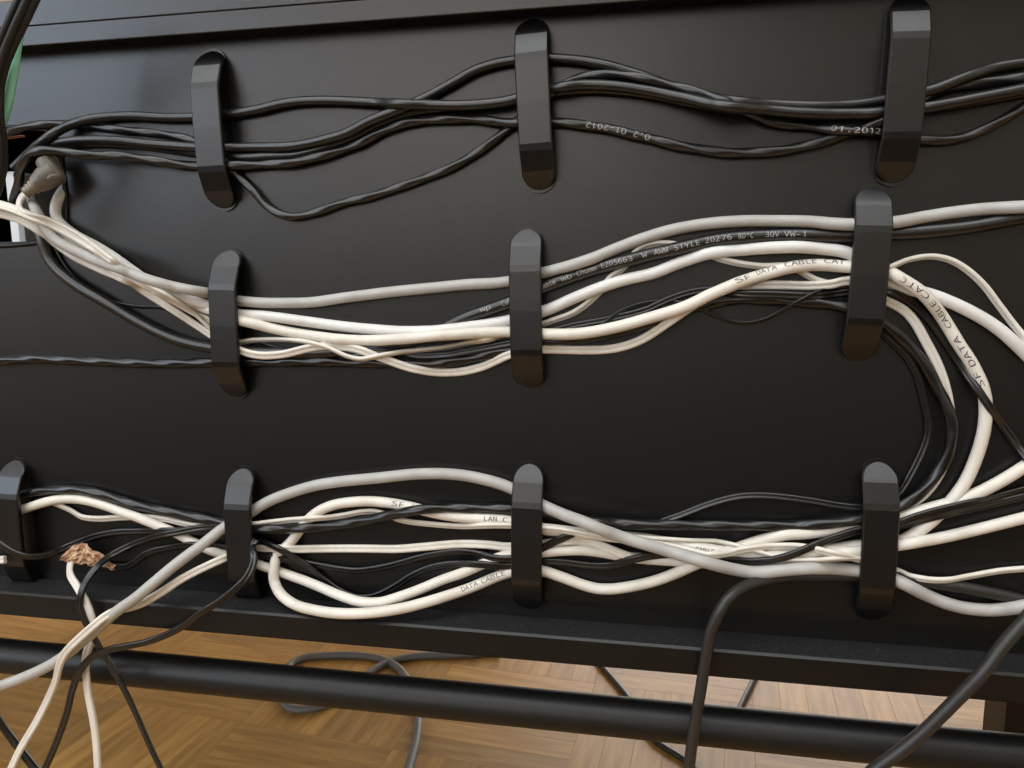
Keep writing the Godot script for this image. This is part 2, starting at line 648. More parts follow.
func build_bench() -> void:
	var b := thing("media_bench")
	tag(b, "low black steel bench with flat rear panel, dusty ledge and tube stretcher", "bench")
	# rear panel with a rounded cable opening near its end
	var pan := CSGBox3D.new()
	pan.name = "back_panel"
	pan.size = Vector3(X1 - X0 - 0.02, 0.315, 0.0012)
	pan.position = Vector3((X0 + X1) * 0.5, 0.327, -0.0006)
	pan.material = mats.panel
	b.add_child(pan)
	var cut := CSGPolygon3D.new()
	cut.operation = CSGShape3D.OPERATION_SUBTRACTION
	var pts := PackedVector2Array()
	for c in [[-0.328, 0.424, 0.0], [-0.398, 0.424, 0.25], [-0.398, 0.389, 0.5], [-0.328, 0.389, 0.75]]:
		for k in 7:
			var t: float = TAU * (c[2] + 0.25 * k / 6.0)
			pts.append(Vector2(c[0] + 0.012 * cos(t), c[1] + 0.012 * sin(t)))
	cut.polygon = pts
	cut.depth = 0.02
	cut.position = Vector3(0, 0, 0.01) - pan.position
	cut.material = mats.panel
	pan.add_child(cut)
	# rolled rim of the opening
	var ring := []
	for q in pts: ring.append_array([q.x * 1000.0, q.y * 1000.0, 0.4])
	ring.append_array([pts[0].x * 1000.0, pts[0].y * 1000.0, 0.4])
	var rp := path_of(ring)
	put("opening_rim", sweep(rp, frames(rp, Vector3(0, 0, 1)), "round", 0.0012, 0.0), mats.rail, b)
	part_box("top_rail", Vector3(X0, 0.4744, -0.012), Vector3(X1, 0.48385, 0.012), mats.panel, b, 0.0004)
	part_box("top_board", Vector3(X0, 0.48395, ZB), Vector3(X1, 0.4967, 0.012), mats.panel, b, 0.0004)
	part_box("ledge", Vector3(X0, 0.1670, -0.012), Vector3(X1, 0.1812, 0.02), mats.rail, b, 0.0011)
	part_box("dust_film", Vector3(X0, 0.1811, 0.0003), Vector3(X1, 0.18128, 0.0186), mats.dust, b, 0.0)
	part_box("bottom_plate", Vector3(X0, 0.1675, ZB), Vector3(X1, 0.1715, -0.012), mats.rail, b)
	part_box("shelf", Vector3(X0 + 0.012, 0.30, ZB + 0.01), Vector3(X1 - 0.012, 0.304, -0.05), mats.rail, b)
	part_box("side_panel", Vector3(X0, 0.1715, ZB), Vector3(X0 + 0.012, 0.4839, 0.0), mats.rail, b)
	part_box("side_panel", Vector3(X1 - 0.012, 0.1715, ZB), Vector3(X1, 0.4839, 0.0), mats.rail, b)
	part_box("front_rail", Vector3(X0, 0.1670, ZB - 0.02), Vector3(X1, 0.1812, ZB), mats.rail, b, 0.0007)
	put("stretcher", lathe([[0, 0], [0, 0.0099], [1, 0.0099], [1, 0]], Vector3(X0 + 0.01, 0.133, 0.005), Vector3(X1 - 0.01, 0.133, 0.005), 40), mats.tube, b)
	for k in 2:  # unseen doors added to shut out light and keep the interior dark
		var xa := X0 + 0.012 + k * (X1 - X0 - 0.024) * 0.5
		part_box("door", Vector3(xa + 0.001, 0.182, ZB - 0.016), Vector3(xa + (X1 - X0 - 0.024) * 0.5 - 0.001, 0.483, ZB - 0.001), mats.rail, b, 0.001)
	for x in [X0 + 0.02, X1 - 0.037]:
		for z in [0.0, -0.205]:
			part_box("leg", Vector3(x - 0.018, 0.0, z - 0.018), Vector3(x + 0.018, 0.167, z + 0.018), mats.rail, b, 0.001)

# ------------------------------------------------------------------ cable clips
func clip_height(y: float) -> float:
	# outer face of the strap above the panel, along its length (mm)
	var a := absf(y)
	var K := [[0.0, 11.9], [18.5, 11.6], [21.5, 11.0], [30.4, 7.3], [32.0, 6.2], [38.6, 1.2]]
	for k in K.size() - 1:
		if a <= K[k + 1][0]:
			return lerpf(K[k][1], K[k + 1][1], (a - K[k][0]) / (K[k + 1][0] - K[k][0]))
	return 1.2

func clip_half(y: float) -> float:
	var a := (absf(y) - 31.4) / 7.2
	return 7.7 if a <= 0.0 else 7.7 * sqrt(maxf(0.0, 1.0 - a * a))

func strap_mesh() -> ArrayMesh:
	var ys := PackedFloat32Array()
	var half := [0.0, 6.0, 12.0, 18.5, 20.0, 21.5, 25.0, 30.4, 31.3, 32.2, 33.0, 34.0, 35.0, 36.0, 36.8, 37.5, 38.0, 38.35, 38.53, 38.6]
	for k in range(half.size() - 1, 0, -1): ys.append(-half[k])
	for k in half.size(): ys.append(half[k])
	var st := SurfaceTool.new()
	st.begin(Mesh.PRIMITIVE_TRIANGLES)
	st.set_smooth_group(-1)
	var ch := 0.55
	var rows := []
	for y in ys:
		var w := clip_half(y)
		var z := clip_height(y)
		var zi := maxf(z - 2.3, 0.0) if absf(y) < 35.6 else 0.0
		var c := minf(ch, w)
		rows.append([Vector3(-w, y, zi), Vector3(-w, y, maxf(z - ch, zi)), Vector3(-w + c, y, z), Vector3(w - c, y, z), Vector3(w, y, maxf(z - ch, zi)), Vector3(w, y, zi)])
	var ns := [Vector3(-1, 0, 0), Vector3(-1, 0, 1), Vector3(0, 0, 1), Vector3(1, 0, 1), Vector3(1, 0, 0), Vector3(0, 0, -1)]
	for i in rows.size() - 1:
		for k in 6:
			var q := [rows[i][k] * 0.001, rows[i + 1][k] * 0.001, rows[i + 1][(k + 1) % 6] * 0.001, rows[i][(k + 1) % 6] * 0.001]
			if (q[1] - q[0]).cross(q[2] - q[0]).length() < 1e-13:
				q = [q[0], q[2], q[3]]
				if (q[1] - q[0]).cross(q[2] - q[0]).length() < 1e-13: continue
			poly(st, q, ns[k])
	st.generate_normals()
	return st.commit()

func plate_mesh() -> ArrayMesh:
	var st := SurfaceTool.new()
	st.begin(Mesh.PRIMITIVE_TRIANGLES)
	st.set_smooth_group(-1)
	var o := stadium(0.080, 0.0154, 14)
	var n := o.size()
	var top := []
	for k in n:
		var a := o[k]
		var b := o[(k + 1) % n]
		if a.distance_to(b) < 1e-6: continue
		var m := (a + b) * 0.5
		poly(st, [Vector3(a.x, a.y, 0), Vector3(b.x, b.y, 0), Vector3(b.x, b.y, 0.0011), Vector3(a.x, a.y, 0.0011)], Vector3(m.x, m.y - clampf(m.y, -0.032, 0.032), 0))
		top.append(Vector3(a.x, a.y, 0.0011))
	poly(st, top, Vector3(0, 0, 1))
	st.generate_normals()
	return st.commit()

func build_clips() -> void:
	var strap := strap_mesh()
	var plate := plate_mesh()
	var spots := [
		[-222.3, 430.4, 1.2, "black strap clip on the upper row, beside the cable opening"],
		[-58.7, 435.0, 2.6, "black strap clip on the upper row where the looping cable rises"],
		[99.0, 433.7, -1.6, "black strap clip on the upper row, just above another clip"],
		[-220.7, 331.9, -1.2, "black strap clip on the middle row where white cables fan out from the opening"],
		[-63.0, 339.9, 0.6, "black strap clip on the middle row beside the white lettering of the black cable"],
		[88.9, 355.2, -1.8, "black strap clip on the middle row where the cables turn down"],
		[-363.5, 214.5, -0.6, "black strap clip at the end of the lower row, beside the dry leaf"],
		[-219.9, 215.5, 0.3, "black strap clip on the lower row where the grey cable drops to the floor"],
		[-63.3, 224.3, -0.6, "black strap clip on the lower row between two sagging white cables"],
		[100.0, 231.6, 0.4, "black strap clip on the lower row beside the bend of thick black cables"]]
	for s in spots:
		var c := thing("cable_clip", Vector3(s[0], s[1], 0.0) * 0.001)
		c.rotation_degrees.z = s[2]
		tag(c, s[3], "clip", "cable clips on the bench panel")
		put("strap", strap, mats.clip, c)
		put("base_plate", plate, mats.clip, c)

# ------------------------------------------------------------------ cables
func build_cables() -> void:
	cable("A", "network_cable", "smooth black cable arching over the others along the upper row of clips", "round", 2.45, "blk", 0.0, [-339.8,415.3,6.6,-334.7,419.0,6.6,-330.4,421.6,7.1,-319.1,426.6,10.3,-316.8,427.8,10.5,-315.0,429.0,10.2,-313.6,430.3,9.4,-311.4,432.6,7.2,-309.9,433.6,6.4,-308.0,434.5,6.2,-301.2,436.4,6.6,-296.9,437.3,6.4,-293.1,438.1,5.6,-287.7,439.1,3.8,-280.9,439.6,3.1,-271.3,439.5,3.0,-251.2,437.8,3.0,-232.6,437.2,3.0,-221.1,437.5,3.0,-206.2,438.5,3.0,-197.7,439.5,3.0,-186.4,441.4,3.0,-177.5,442.1,3.0,-166.5,442.0,3.0,-142.2,440.1,3.1,-136.1,439.4,3.7,-133.9,439.1,4.5,-124.3,437.3,9.8,-122.2,437.0,10.4,-120.3,436.8,10.5,-116.8,436.6,9.7,-111.7,436.6,7.8,-108.1,436.4,7.3,-94.1,435.6,7.2,-80.6,435.7,7.2,-71.1,436.5,7.2,-59.9,439.1,7.0,-52.1,440.5,7.0,-50.1,440.7,7.2,-46.1,440.8,9.2,-44.1,441.0,9.4,-37.2,441.8,7.3,-32.1,441.6,7.0,-23.2,440.7,7.1,-10.4,438.4,7.1,-3.1,436.7,7.4,4.0,434.7,8.3,9.0,433.3,9.3,15.6,431.1,11.4,18.8,430.0,12.9,23.5,428.4,15.9,26.7,427.5,16.9,30.1,427.2,16.1,40.6,426.9,11.0,44.0,426.7,9.8,47.3,426.3,9.3,60.1,424.9,8.7,74.7,424.1,7.3,82.6,423.9,7.2,87.2,423.8,7.7,92.0,424.3,7.0,106.2,425.2,7.0,109.1,425.3,7.5,114.9,426.1,7.2,130.7,428.5,7.2,147.2,431.1,7.1])
	cable("C", "network_cable", "smooth black cable climbing to the highest crest of the upper row of clips", "round", 2.35, "blk", 0.0, [-346.1,412.4,-2.4,-343.6,414.0,-0.8,-333.1,418.2,6.8,-330.0,419.9,8.4,-327.6,421.6,9.1,-325.6,423.2,9.0,-324.1,424.2,8.5,-320.5,425.6,7.4,-316.1,426.4,7.0,-308.5,427.4,7.0,-298.6,427.9,7.0,-286.5,427.5,7.0,-274.9,426.6,7.0,-257.6,424.4,7.0,-240.3,422.7,6.6,-233.5,422.0,7.1,-219.9,421.3,7.0,-217.9,421.3,6.5,-214.8,421.5,4.3,-213.2,421.6,3.6,-207.4,421.5,3.0,-201.1,421.4,3.1,-189.2,420.8,4.5,-182.4,420.7,4.9,-175.6,421.2,5.3,-160.2,423.4,6.6,-154.3,424.6,6.8,-150.6,425.7,6.9,-139.9,430.2,6.9,-125.3,434.9,6.6,-119.8,437.0,5.7,-114.6,439.5,3.9,-111.1,441.1,3.2,-98.6,446.8,3.0,-86.5,452.2,3.0,-79.2,454.0,3.0,-68.0,455.2,3.0,-60.5,455.4,3.0,-41.0,453.8,3.0,-34.2,452.6,3.0,-27.4,450.9,3.4,-19.1,448.4,3.0,-10.7,445.5,3.0,4.9,439.3,3.0,10.0,437.6,3.2,21.7,433.7,5.8,29.7,431.1,9.7,32.8,430.5,10.0,36.1,430.3,9.0,41.1,430.1,6.7,44.4,429.9,5.9,63.7,428.3,5.2,68.8,428.2,4.7,75.8,428.3,3.4,80.9,428.5,3.0,95.0,430.2,3.1,97.6,430.4,4.1,101.2,430.6,6.8,109.9,432.2,7.3,121.6,436.4,6.6,124.7,437.5,6.0,131.1,439.7,3.8,134.2,440.6,3.1,138.8,441.3,3.0,148.0,442.2,3.0])
	cable("D", "network_cable", "rippled black cable with white date print sagging below the upper row", "twist", 2.25, "blk", 0.0, [-352.0,397.0,-2.5,-350.3,399.1,-1.9,-340.5,408.9,3.6,-338.6,410.9,5.0,-333.7,414.5,8.9,-328.1,417.6,12.3,-325.6,419.1,13.3,-321.1,421.6,14.1,-316.8,422.3,14.3,-308.1,422.0,13.8,-295.3,420.0,11.9,-273.2,418.7,9.3,-259.9,416.8,8.1,-253.6,415.8,7.1,-241.9,413.9,4.1,-235.7,413.3,3.0,-231.4,413.1,2.7,-226.6,412.9,3.2,-218.3,412.4,5.9,-215.8,412.4,6.4,-213.6,412.4,6.3,-207.9,412.5,4.4,-205.8,412.5,4.0,-192.4,412.6,3.6,-183.2,412.8,4.2,-176.4,413.6,4.4,-172.0,414.4,4.2,-158.0,417.6,2.9,-148.1,420.4,2.9,-133.2,426.6,2.9,-127.7,428.3,2.9,-122.2,429.6,2.9,-114.0,430.3,2.9,-93.4,430.2,2.9,-85.6,429.6,2.9,-79.7,428.6,3.2,-69.6,426.8,5.8,-67.7,426.7,5.8,-60.6,426.9,3.4,-56.7,426.9,2.9,-48.8,426.6,2.9,-39.2,425.4,2.9,-21.7,421.9,2.9,-9.6,418.6,2.9,4.8,414.6,2.9,15.8,412.1,2.9,28.4,410.3,2.9,42.2,409.9,2.9,52.6,410.5,2.9,59.6,411.5,2.9,68.0,413.4,2.9,82.7,417.8,2.9,87.0,419.1,3.5,92.1,421.0,5.7,94.7,422.4,6.5,97.3,424.0,6.8,100.1,425.5,6.6,103.0,427.0,5.9,110.6,430.6,3.2,117.8,433.2,2.9,122.3,434.0,2.9,132.6,435.2,2.9,148.5,436.3,2.9])
	cable("F", "network_cable", "rippled black cable with a deep hanging loop and frayed copper at its end", "twist", 2.0, "blk", 0.0, [-350.1,433.2,0.0,-344.7,434.8,1.5,-338.9,435.9,2.7,-326.7,437.6,2.6,-316.6,437.7,2.6,-302.3,436.5,2.6,-284.3,433.9,2.6,-266.7,431.6,2.6,-249.0,429.0,2.6,-240.2,427.1,2.6,-236.0,425.7,2.8,-231.3,423.8,3.6,-224.1,420.2,5.6,-220.1,417.6,6.1,-217.4,415.1,5.3,-214.7,411.0,3.2,-212.5,408.1,2.7,-202.9,398.5,2.6,-199.2,394.0,2.6,-196.4,391.4,2.6,-190.6,388.2,2.6,-186.5,387.1,2.6,-182.6,386.8,2.6,-176.2,387.5,2.6,-156.2,392.9,2.6,-142.9,395.4,2.6,-134.5,397.5,2.6,-122.3,401.0,2.6,-98.9,408.8,2.6,-92.1,412.0,2.6,-74.8,422.9,2.6,-70.2,426.1,2.6,-64.8,431.0,2.7,-60.4,434.4,3.9,-55.3,437.0,5.8,-50.2,439.6,6.5,-45.8,442.3,5.7,-42.9,444.2,4.3,-39.9,445.5,3.1,-36.7,446.3,2.7,-33.3,446.8,2.6,-27.8,446.9,3.3,-20.7,445.8,5.7,-17.3,445.1,6.3,-10.7,443.6,6.8,5.6,438.7,7.2,10.5,437.2,7.7,18.5,434.1,9.5,25.0,431.1,11.7,26.6,430.5,11.5,28.2,429.9,10.8,31.4,428.8,8.4,34.5,427.5,6.9,40.4,424.7,5.6,43.4,423.4,4.5,46.7,422.4,3.4,50.2,421.7,2.8,60.8,420.3,2.6,67.1,419.3,2.9,70.1,418.6,3.8,75.8,417.3,6.5,80.7,416.7,6.9,85.9,416.4,6.2,95.1,415.6,3.0,98.5,414.9,2.6,111.2,412.5,2.6,119.1,412.3,2.6,123.7,412.9,2.6,128.2,414.1,2.6,138.6,419.0,2.6,149.5,425.6,2.6])
	cable("E", "network_cable", "black cable half hidden behind the others of the upper row", "round", 2.1, "blk", 0.0, [-347.5,414.9,-5.5,-345.2,416.5,-4.5,-342.4,418.0,-3.0,-336.5,420.8,0.4,-333.6,421.9,1.8,-327.9,423.6,3.5,-322.9,424.7,3.8,-311.5,426.5,2.8,-304.6,427.0,2.7,-290.7,426.7,2.7,-272.7,425.4,2.7,-252.9,422.7,2.7,-239.7,420.5,2.7,-224.0,418.1,2.7,-215.0,417.0,2.7,-206.3,416.6,2.7,-194.0,416.8,2.7,-179.8,417.0,2.7,-171.7,418.3,2.7,-153.9,423.1,2.7,-148.2,424.9,2.7,-135.4,430.2,2.7,-127.8,432.5,2.7,-120.1,434.2,2.7,-110.1,435.2,2.7,-94.5,435.7,2.7,-77.7,436.1,2.7,-65.1,437.7,2.7,-51.0,439.8,2.7,-43.8,440.4,2.7,-32.8,440.4,2.7,-20.4,439.2,2.7,-4.8,436.5,2.7,13.9,431.8,2.7,29.5,428.9,2.7,41.5,427.1,2.7,53.4,425.7,2.7,73.4,424.0,2.7,88.1,423.8,2.7,103.9,424.6,2.7,112.9,425.5,2.7,123.5,426.8,2.7,135.6,428.4,2.7,149.1,430.4,2.7])
	cable("P", "data_cable", "thick grey cable running highest along the middle row of clips", "round", 2.7, "grey", 0.0, [-350.9,406.2,-15.0,-348.7,404.1,-12.8,-345.2,401.9,-9.1,-341.0,399.6,-4.7,-332.1,394.5,3.5,-328.7,392.1,6.3,-326.4,390.1,8.0,-324.9,388.2,8.7,-323.0,384.5,8.8,-320.8,381.4,8.7,-316.6,377.1,8.6,-312.5,374.6,8.6,-298.9,368.5,8.9,-293.7,366.6,9.9,-290.7,365.8,11.1,-275.6,363.0,19.7,-272.5,362.3,20.8,-270.3,361.5,20.9,-265.5,359.2,18.6,-263.6,358.5,18.5,-253.9,355.8,20.6,-249.4,354.5,20.5,-247.6,353.9,19.9,-242.5,352.2,17.1,-236.7,350.9,15.8,-235.0,350.5,15.1,-233.6,350.1,13.9,-232.4,349.7,12.2,-229.6,348.3,6.2,-228.4,347.7,4.8,-226.9,347.1,3.9,-223.0,346.0,3.3,-218.8,345.1,3.3,-205.4,343.7,3.3,-189.2,343.4,3.3,-177.6,343.6,3.3,-154.1,346.4,3.3,-131.6,348.9,3.3,-113.6,350.5,3.3,-92.7,352.3,3.3,-76.7,353.1,3.3,-70.8,353.9,3.3,-54.2,358.0,3.5,-50.2,358.9,4.1,-42.6,360.8,6.0,-37.2,362.4,6.5,-32.0,364.1,6.1,-22.3,368.0,3.5,-8.7,373.0,3.3,3.6,376.5,3.3,11.0,377.9,3.3,19.9,379.1,3.3,36.6,380.0,3.3,48.4,379.8,3.3,60.7,379.4,3.4,64.1,379.2,3.7,72.1,378.2,5.8,77.0,377.7,6.6,88.5,377.4,6.5,99.9,378.2,6.4,112.2,380.3,3.5,124.4,382.0,3.3,134.9,383.0,3.3,139.2,383.2,3.8,145.5,383.3,6.4,150.9,383.4,7.4])
	cable("Q", "data_cable", "white cable curling tightly out of the cable opening, just over the plug wire", "round", 2.75, "white", 0.0, [-321.3,411.4,-10.5,-320.4,409.0,-8.5,-318.8,406.6,-5.5,-317.7,404.4,-2.4,-317.4,402.5,0.1,-317.5,400.6,1.8,-317.9,398.8,2.8,-319.2,395.3,3.4,-319.7,392.9,3.4,-319.7,390.5,3.4,-319.0,388.6,3.4,-317.9,386.8,3.5,-314.7,383.8,3.6,-295.7,373.0,3.4,-291.5,370.9,4.0,-284.3,367.2,5.7,-282.4,365.9,5.7,-278.2,362.4,4.2,-276.6,361.2,4.1,-271.1,357.8,4.7,-265.0,354.4,5.1,-262.3,353.3,5.9,-259.2,352.3,7.5,-252.3,350.5,11.4,-249.6,349.7,12.6,-247.4,348.9,12.9,-244.1,347.4,12.0,-239.7,345.3,9.5,-231.9,342.5,6.8,-227.2,340.6,4.2,-223.5,339.3,3.5,-219.3,338.3,3.4,-198.8,336.5,3.4,-178.1,333.9,3.4,-158.1,331.4,3.4,-136.1,329.6,3.4,-129.1,329.3,4.5,-119.5,329.5,7.6,-114.9,329.7,8.6,-110.5,329.9,9.1,-104.3,330.4,9.1,-98.7,331.0,8.4,-95.1,331.4,7.5,-84.4,332.8,3.8,-78.7,333.7,3.4,-67.0,336.0,3.4,-55.2,339.4,3.4,-39.0,346.3,3.4,-27.1,350.9,4.9,-17.2,354.0,3.5,-3.8,357.0,3.4,9.3,362.1,3.4,15.6,364.2,4.2,18.7,365.2,4.8,22.0,365.9,4.9,28.6,366.8,3.8,32.0,367.0,3.5,52.2,368.1,5.5,59.3,368.1,5.5,68.5,367.4,3.7,72.0,367.0,3.4,77.2,366.3,3.4,82.1,364.8,3.4,85.1,363.0,3.4,95.8,354.5,3.4,98.5,352.8,3.4,105.2,350.1,3.4,119.7,345.5,3.4,130.8,340.4,3.4,136.7,337.1,3.4,141.0,334.4,3.4,146.1,330.5,3.4,150.9,326.2,3.4,157.9,319.3,3.4])
	cable("W3", "data_cable", "long white data cable with dark print, bending from middle row to lower row", "round", 2.75, "cream", 0.0, [-358.6,397.8,3.7,-345.2,393.9,3.4,-340.6,392.3,3.8,-335.7,390.5,4.7,-331.3,388.6,5.2,-329.4,387.5,5.0,-324.3,383.8,3.7,-320.5,381.3,3.4,-303.2,370.2,3.4,-294.6,366.0,3.5,-289.6,364.0,4.3,-274.9,358.9,9.4,-265.2,354.7,11.2,-260.8,352.6,11.4,-259.2,351.6,10.8,-258.0,350.6,9.6,-256.2,348.6,6.2,-255.0,347.7,4.9,-253.3,346.7,4.3,-251.2,345.9,4.2,-246.5,344.3,4.6,-240.0,342.3,4.1,-237.5,341.7,4.4,-229.6,339.8,6.6,-215.4,335.1,6.6,-210.7,334.0,7.1,-206.6,333.0,6.5,-198.8,330.7,4.0,-194.5,329.7,3.5,-178.5,327.0,3.4,-173.9,326.4,3.9,-171.4,326.2,4.6,-163.4,325.7,7.8,-160.9,325.5,8.4,-158.6,325.4,8.5,-152.4,324.9,7.4,-148.2,324.8,7.1,-135.4,325.2,8.4,-129.1,325.7,9.5,-115.6,327.1,13.3,-107.0,328.1,14.2,-101.1,328.5,13.8,-95.7,328.8,12.8,-92.2,328.9,11.7,-85.3,329.0,8.6,-81.8,329.1,7.3,-72.5,329.4,5.7,-68.6,329.3,5.8,-62.6,329.1,6.6,-56.7,328.7,6.6,-51.0,328.6,7.4,-43.8,328.6,7.5,-36.6,329.1,7.6,-29.4,330.2,7.5,-20.6,332.1,7.5,-1.7,337.5,7.8,3.5,339.1,8.5,10.2,341.5,10.2,13.4,342.9,10.7,16.5,344.4,10.4,21.2,346.8,9.1,24.4,348.2,8.6,30.5,350.9,9.2,32.1,351.6,8.9,38.9,353.9,5.4,42.4,355.0,4.1,45.8,356.0,4.0,54.1,358.5,5.1,57.6,359.2,5.1,61.2,359.7,4.6,66.7,360.1,3.6,72.0,360.0,3.4,75.4,359.7,3.4,78.8,359.4,4.0,83.4,359.0,6.2,85.0,358.9,6.6,93.1,358.1,6.6,97.7,356.8,6.9,100.8,354.8,8.0,105.5,351.8,8.5,109.8,348.8,8.7,113.6,345.4,8.1,116.1,342.9,6.9,119.8,339.0,4.5,122.1,336.1,3.6,128.8,325.6,3.4,135.2,316.0,3.4,137.9,311.0,3.4,140.2,305.8,3.4,141.2,302.4,3.4,142.1,296.0,3.4,142.2,289.1,3.4,141.7,283.7,3.4,140.1,275.4,3.4,135.1,260.7,3.4,132.3,255.8,3.4,126.8,247.9,3.4,123.2,243.5,3.4,119.1,239.5,3.4,115.0,236.2,3.4,112.2,234.3,3.4,109.1,232.9,3.4,102.2,231.1,3.4,94.4,230.6,3.4,87.4,229.2,3.5,83.7,228.6,4.4,78.0,228.2,6.7,74.4,227.7,7.2,65.7,225.8,6.4,57.0,223.8,3.7,53.3,223.5,3.4,43.9,223.3,3.4,21.0,224.7,3.4,8.4,226.1,3.4,-4.2,227.7,3.4,-15.6,228.6,3.5,-19.5,228.9,4.0,-25.3,229.7,5.6,-29.2,230.0,6.2,-33.2,230.0,5.8,-39.3,229.5,4.2,-43.4,229.3,3.5,-53.3,229.6,3.4,-59.0,230.2,3.4,-72.0,233.3,3.4,-95.7,233.7,3.4,-103.9,234.3,3.4,-112.4,235.4,3.4,-129.3,238.6,3.4,-137.8,239.6,3.4,-149.0,239.9,3.4,-160.7,238.6,3.4,-165.5,237.7,3.4,-170.2,236.2,3.4,-176.7,233.0,3.4,-180.7,230.1,3.4,-184.1,226.9,3.4,-195.5,213.1,3.4,-200.8,208.4,3.7,-201.9,206.7,4.1,-202.4,204.8,4.8,-202.7,198.8,7.2,-202.4,194.6,8.0,-201.7,193.0,8.5,-200.4,191.5,9.5,-198.8,190.4,10.9,-194.4,188.6,14.1,-191.7,187.8,15.6,-186.3,186.5,17.8,-181.2,185.8,19.2,-176.0,185.5,20.2,-163.8,185.1,21.4,-154.8,185.4,21.5,-148.6,186.0,21.5,-142.5,186.8,21.3,-136.6,187.6,20.6,-125.1,189.4,18.0,-114.4,191.6,14.2,-107.6,193.0,10.8,-99.5,194.4,5.4,-96.0,195.4,3.8,-90.5,197.8,3.0,-74.4,205.4,3.3,-70.2,206.7,3.4,-63.9,207.8,3.4,-59.7,208.0,3.4,-55.6,207.6,3.4,-47.6,205.5,3.4,-34.3,201.4,3.4,-28.8,200.4,3.4,-23.0,200.5,3.4,-13.4,202.3,3.4,-3.3,205.3,3.4,5.3,208.9,3.5,8.6,211.0,4.6,14.8,216.5,9.4,16.4,217.7,10.1,19.7,219.7,10.6,23.0,221.3,10.0,24.7,221.8,9.2,31.6,223.3,4.5,33.3,223.8,3.9,36.6,225.0,3.4,51.0,231.0,3.5,59.4,234.0,4.6,68.6,235.4,5.1,79.5,237.8,5.4,85.0,238.9,5.2,90.6,240.0,4.4,96.0,241.6,3.9,102.7,244.2,5.2,106.0,245.2,5.4,111.1,246.5,5.0,117.8,248.3,3.8,122.6,249.9,3.4,134.6,254.4,3.4,141.7,258.0,3.4,151.0,264.1,3.4,161.7,272.6,3.4])
	cable("T1", "twin_wire", "cream twin wire crossing under the white cables and arching beyond the last middle clip", "twin", 1.0, "cream", 60.0, [-354.2,396.2,8.4,-348.0,393.9,7.3,-343.0,392.6,7.5,-337.2,390.8,8.8,-328.3,387.9,11.3,-325.8,387.0,11.6,-323.7,386.3,11.4,-322.0,385.5,10.8,-317.9,383.1,8.2,-314.8,381.4,7.3,-309.5,378.6,6.8,-303.5,375.4,6.9,-299.0,373.2,7.7,-293.4,371.0,9.8,-290.0,369.9,11.6,-279.0,366.6,18.6,-276.3,365.6,20.0,-274.4,364.6,20.4,-273.2,363.5,19.8,-270.4,359.6,16.0,-269.1,358.4,15.3,-267.3,357.3,15.1,-262.7,355.3,16.1,-254.3,352.3,19.3,-251.7,351.3,20.1,-249.5,350.3,20.4,-247.7,349.3,20.0,-246.3,348.3,19.2,-244.3,346.1,16.6,-242.8,343.8,13.4,-241.3,340.0,7.6,-240.5,338.6,6.2,-239.5,337.2,5.3,-236.0,332.7,3.3,-231.9,328.5,1.8,-228.4,326.0,1.7,-223.8,323.9,2.2,-218.5,322.7,2.8,-216.4,322.8,2.9,-210.6,323.8,2.5,-204.4,324.2,1.9,-200.2,324.3,1.7,-195.4,324.4,1.9,-190.2,324.4,2.9,-184.7,324.2,4.5,-174.7,323.5,7.9,-170.1,322.8,9.2,-164.3,321.2,9.5,-154.8,316.9,8.6,-151.1,315.8,8.1,-147.2,315.5,7.9,-141.1,316.6,9.2,-137.2,317.4,9.3,-131.8,318.3,7.5,-126.5,319.0,4.6,-122.6,319.3,2.9,-116.5,319.9,1.8,-110.2,320.5,1.6,-102.1,321.7,1.6,-96.4,322.9,1.9,-92.2,323.9,3.5,-87.3,324.9,6.3,-85.0,325.3,7.2,-82.9,325.6,7.1,-81.0,326.0,6.2,-77.5,326.8,3.4,-75.7,327.3,2.4,-73.8,327.9,1.9,-62.4,331.0,1.6,-51.6,334.6,1.6,-39.8,339.2,1.6,-36.4,341.5,1.6,-30.5,346.6,1.6,-28.0,349.3,1.6,-23.8,354.9,1.6,-18.2,359.1,1.6,-10.0,368.3,1.6,-6.4,369.8,1.6,-0.6,370.7,1.6,3.3,370.5,1.6,10.5,368.9,1.6,17.8,366.7,1.6,26.8,363.2,1.6,35.3,361.1,1.6,43.7,359.9,1.6,57.2,359.3,1.6,60.6,357.9,1.6,69.1,353.4,1.6,74.7,352.0,1.6,77.7,352.4,1.7,80.5,353.4,2.5,83.1,354.1,4.6,85.4,354.8,7.5,86.7,355.2,8.3,95.4,358.0,8.4,96.9,358.5,8.2,98.7,359.2,7.3,102.8,360.6,3.8,104.7,361.3,2.6,106.6,361.9,1.9,113.1,363.2,1.6,116.2,363.3,1.6,120.8,362.6,1.6,124.2,361.4,1.6,129.1,358.6,1.6,132.9,355.6,1.6,137.6,351.0,1.6,144.1,342.6,1.6,151.6,332.8,1.7,153.5,330.2,2.4,156.8,325.1,4.9])
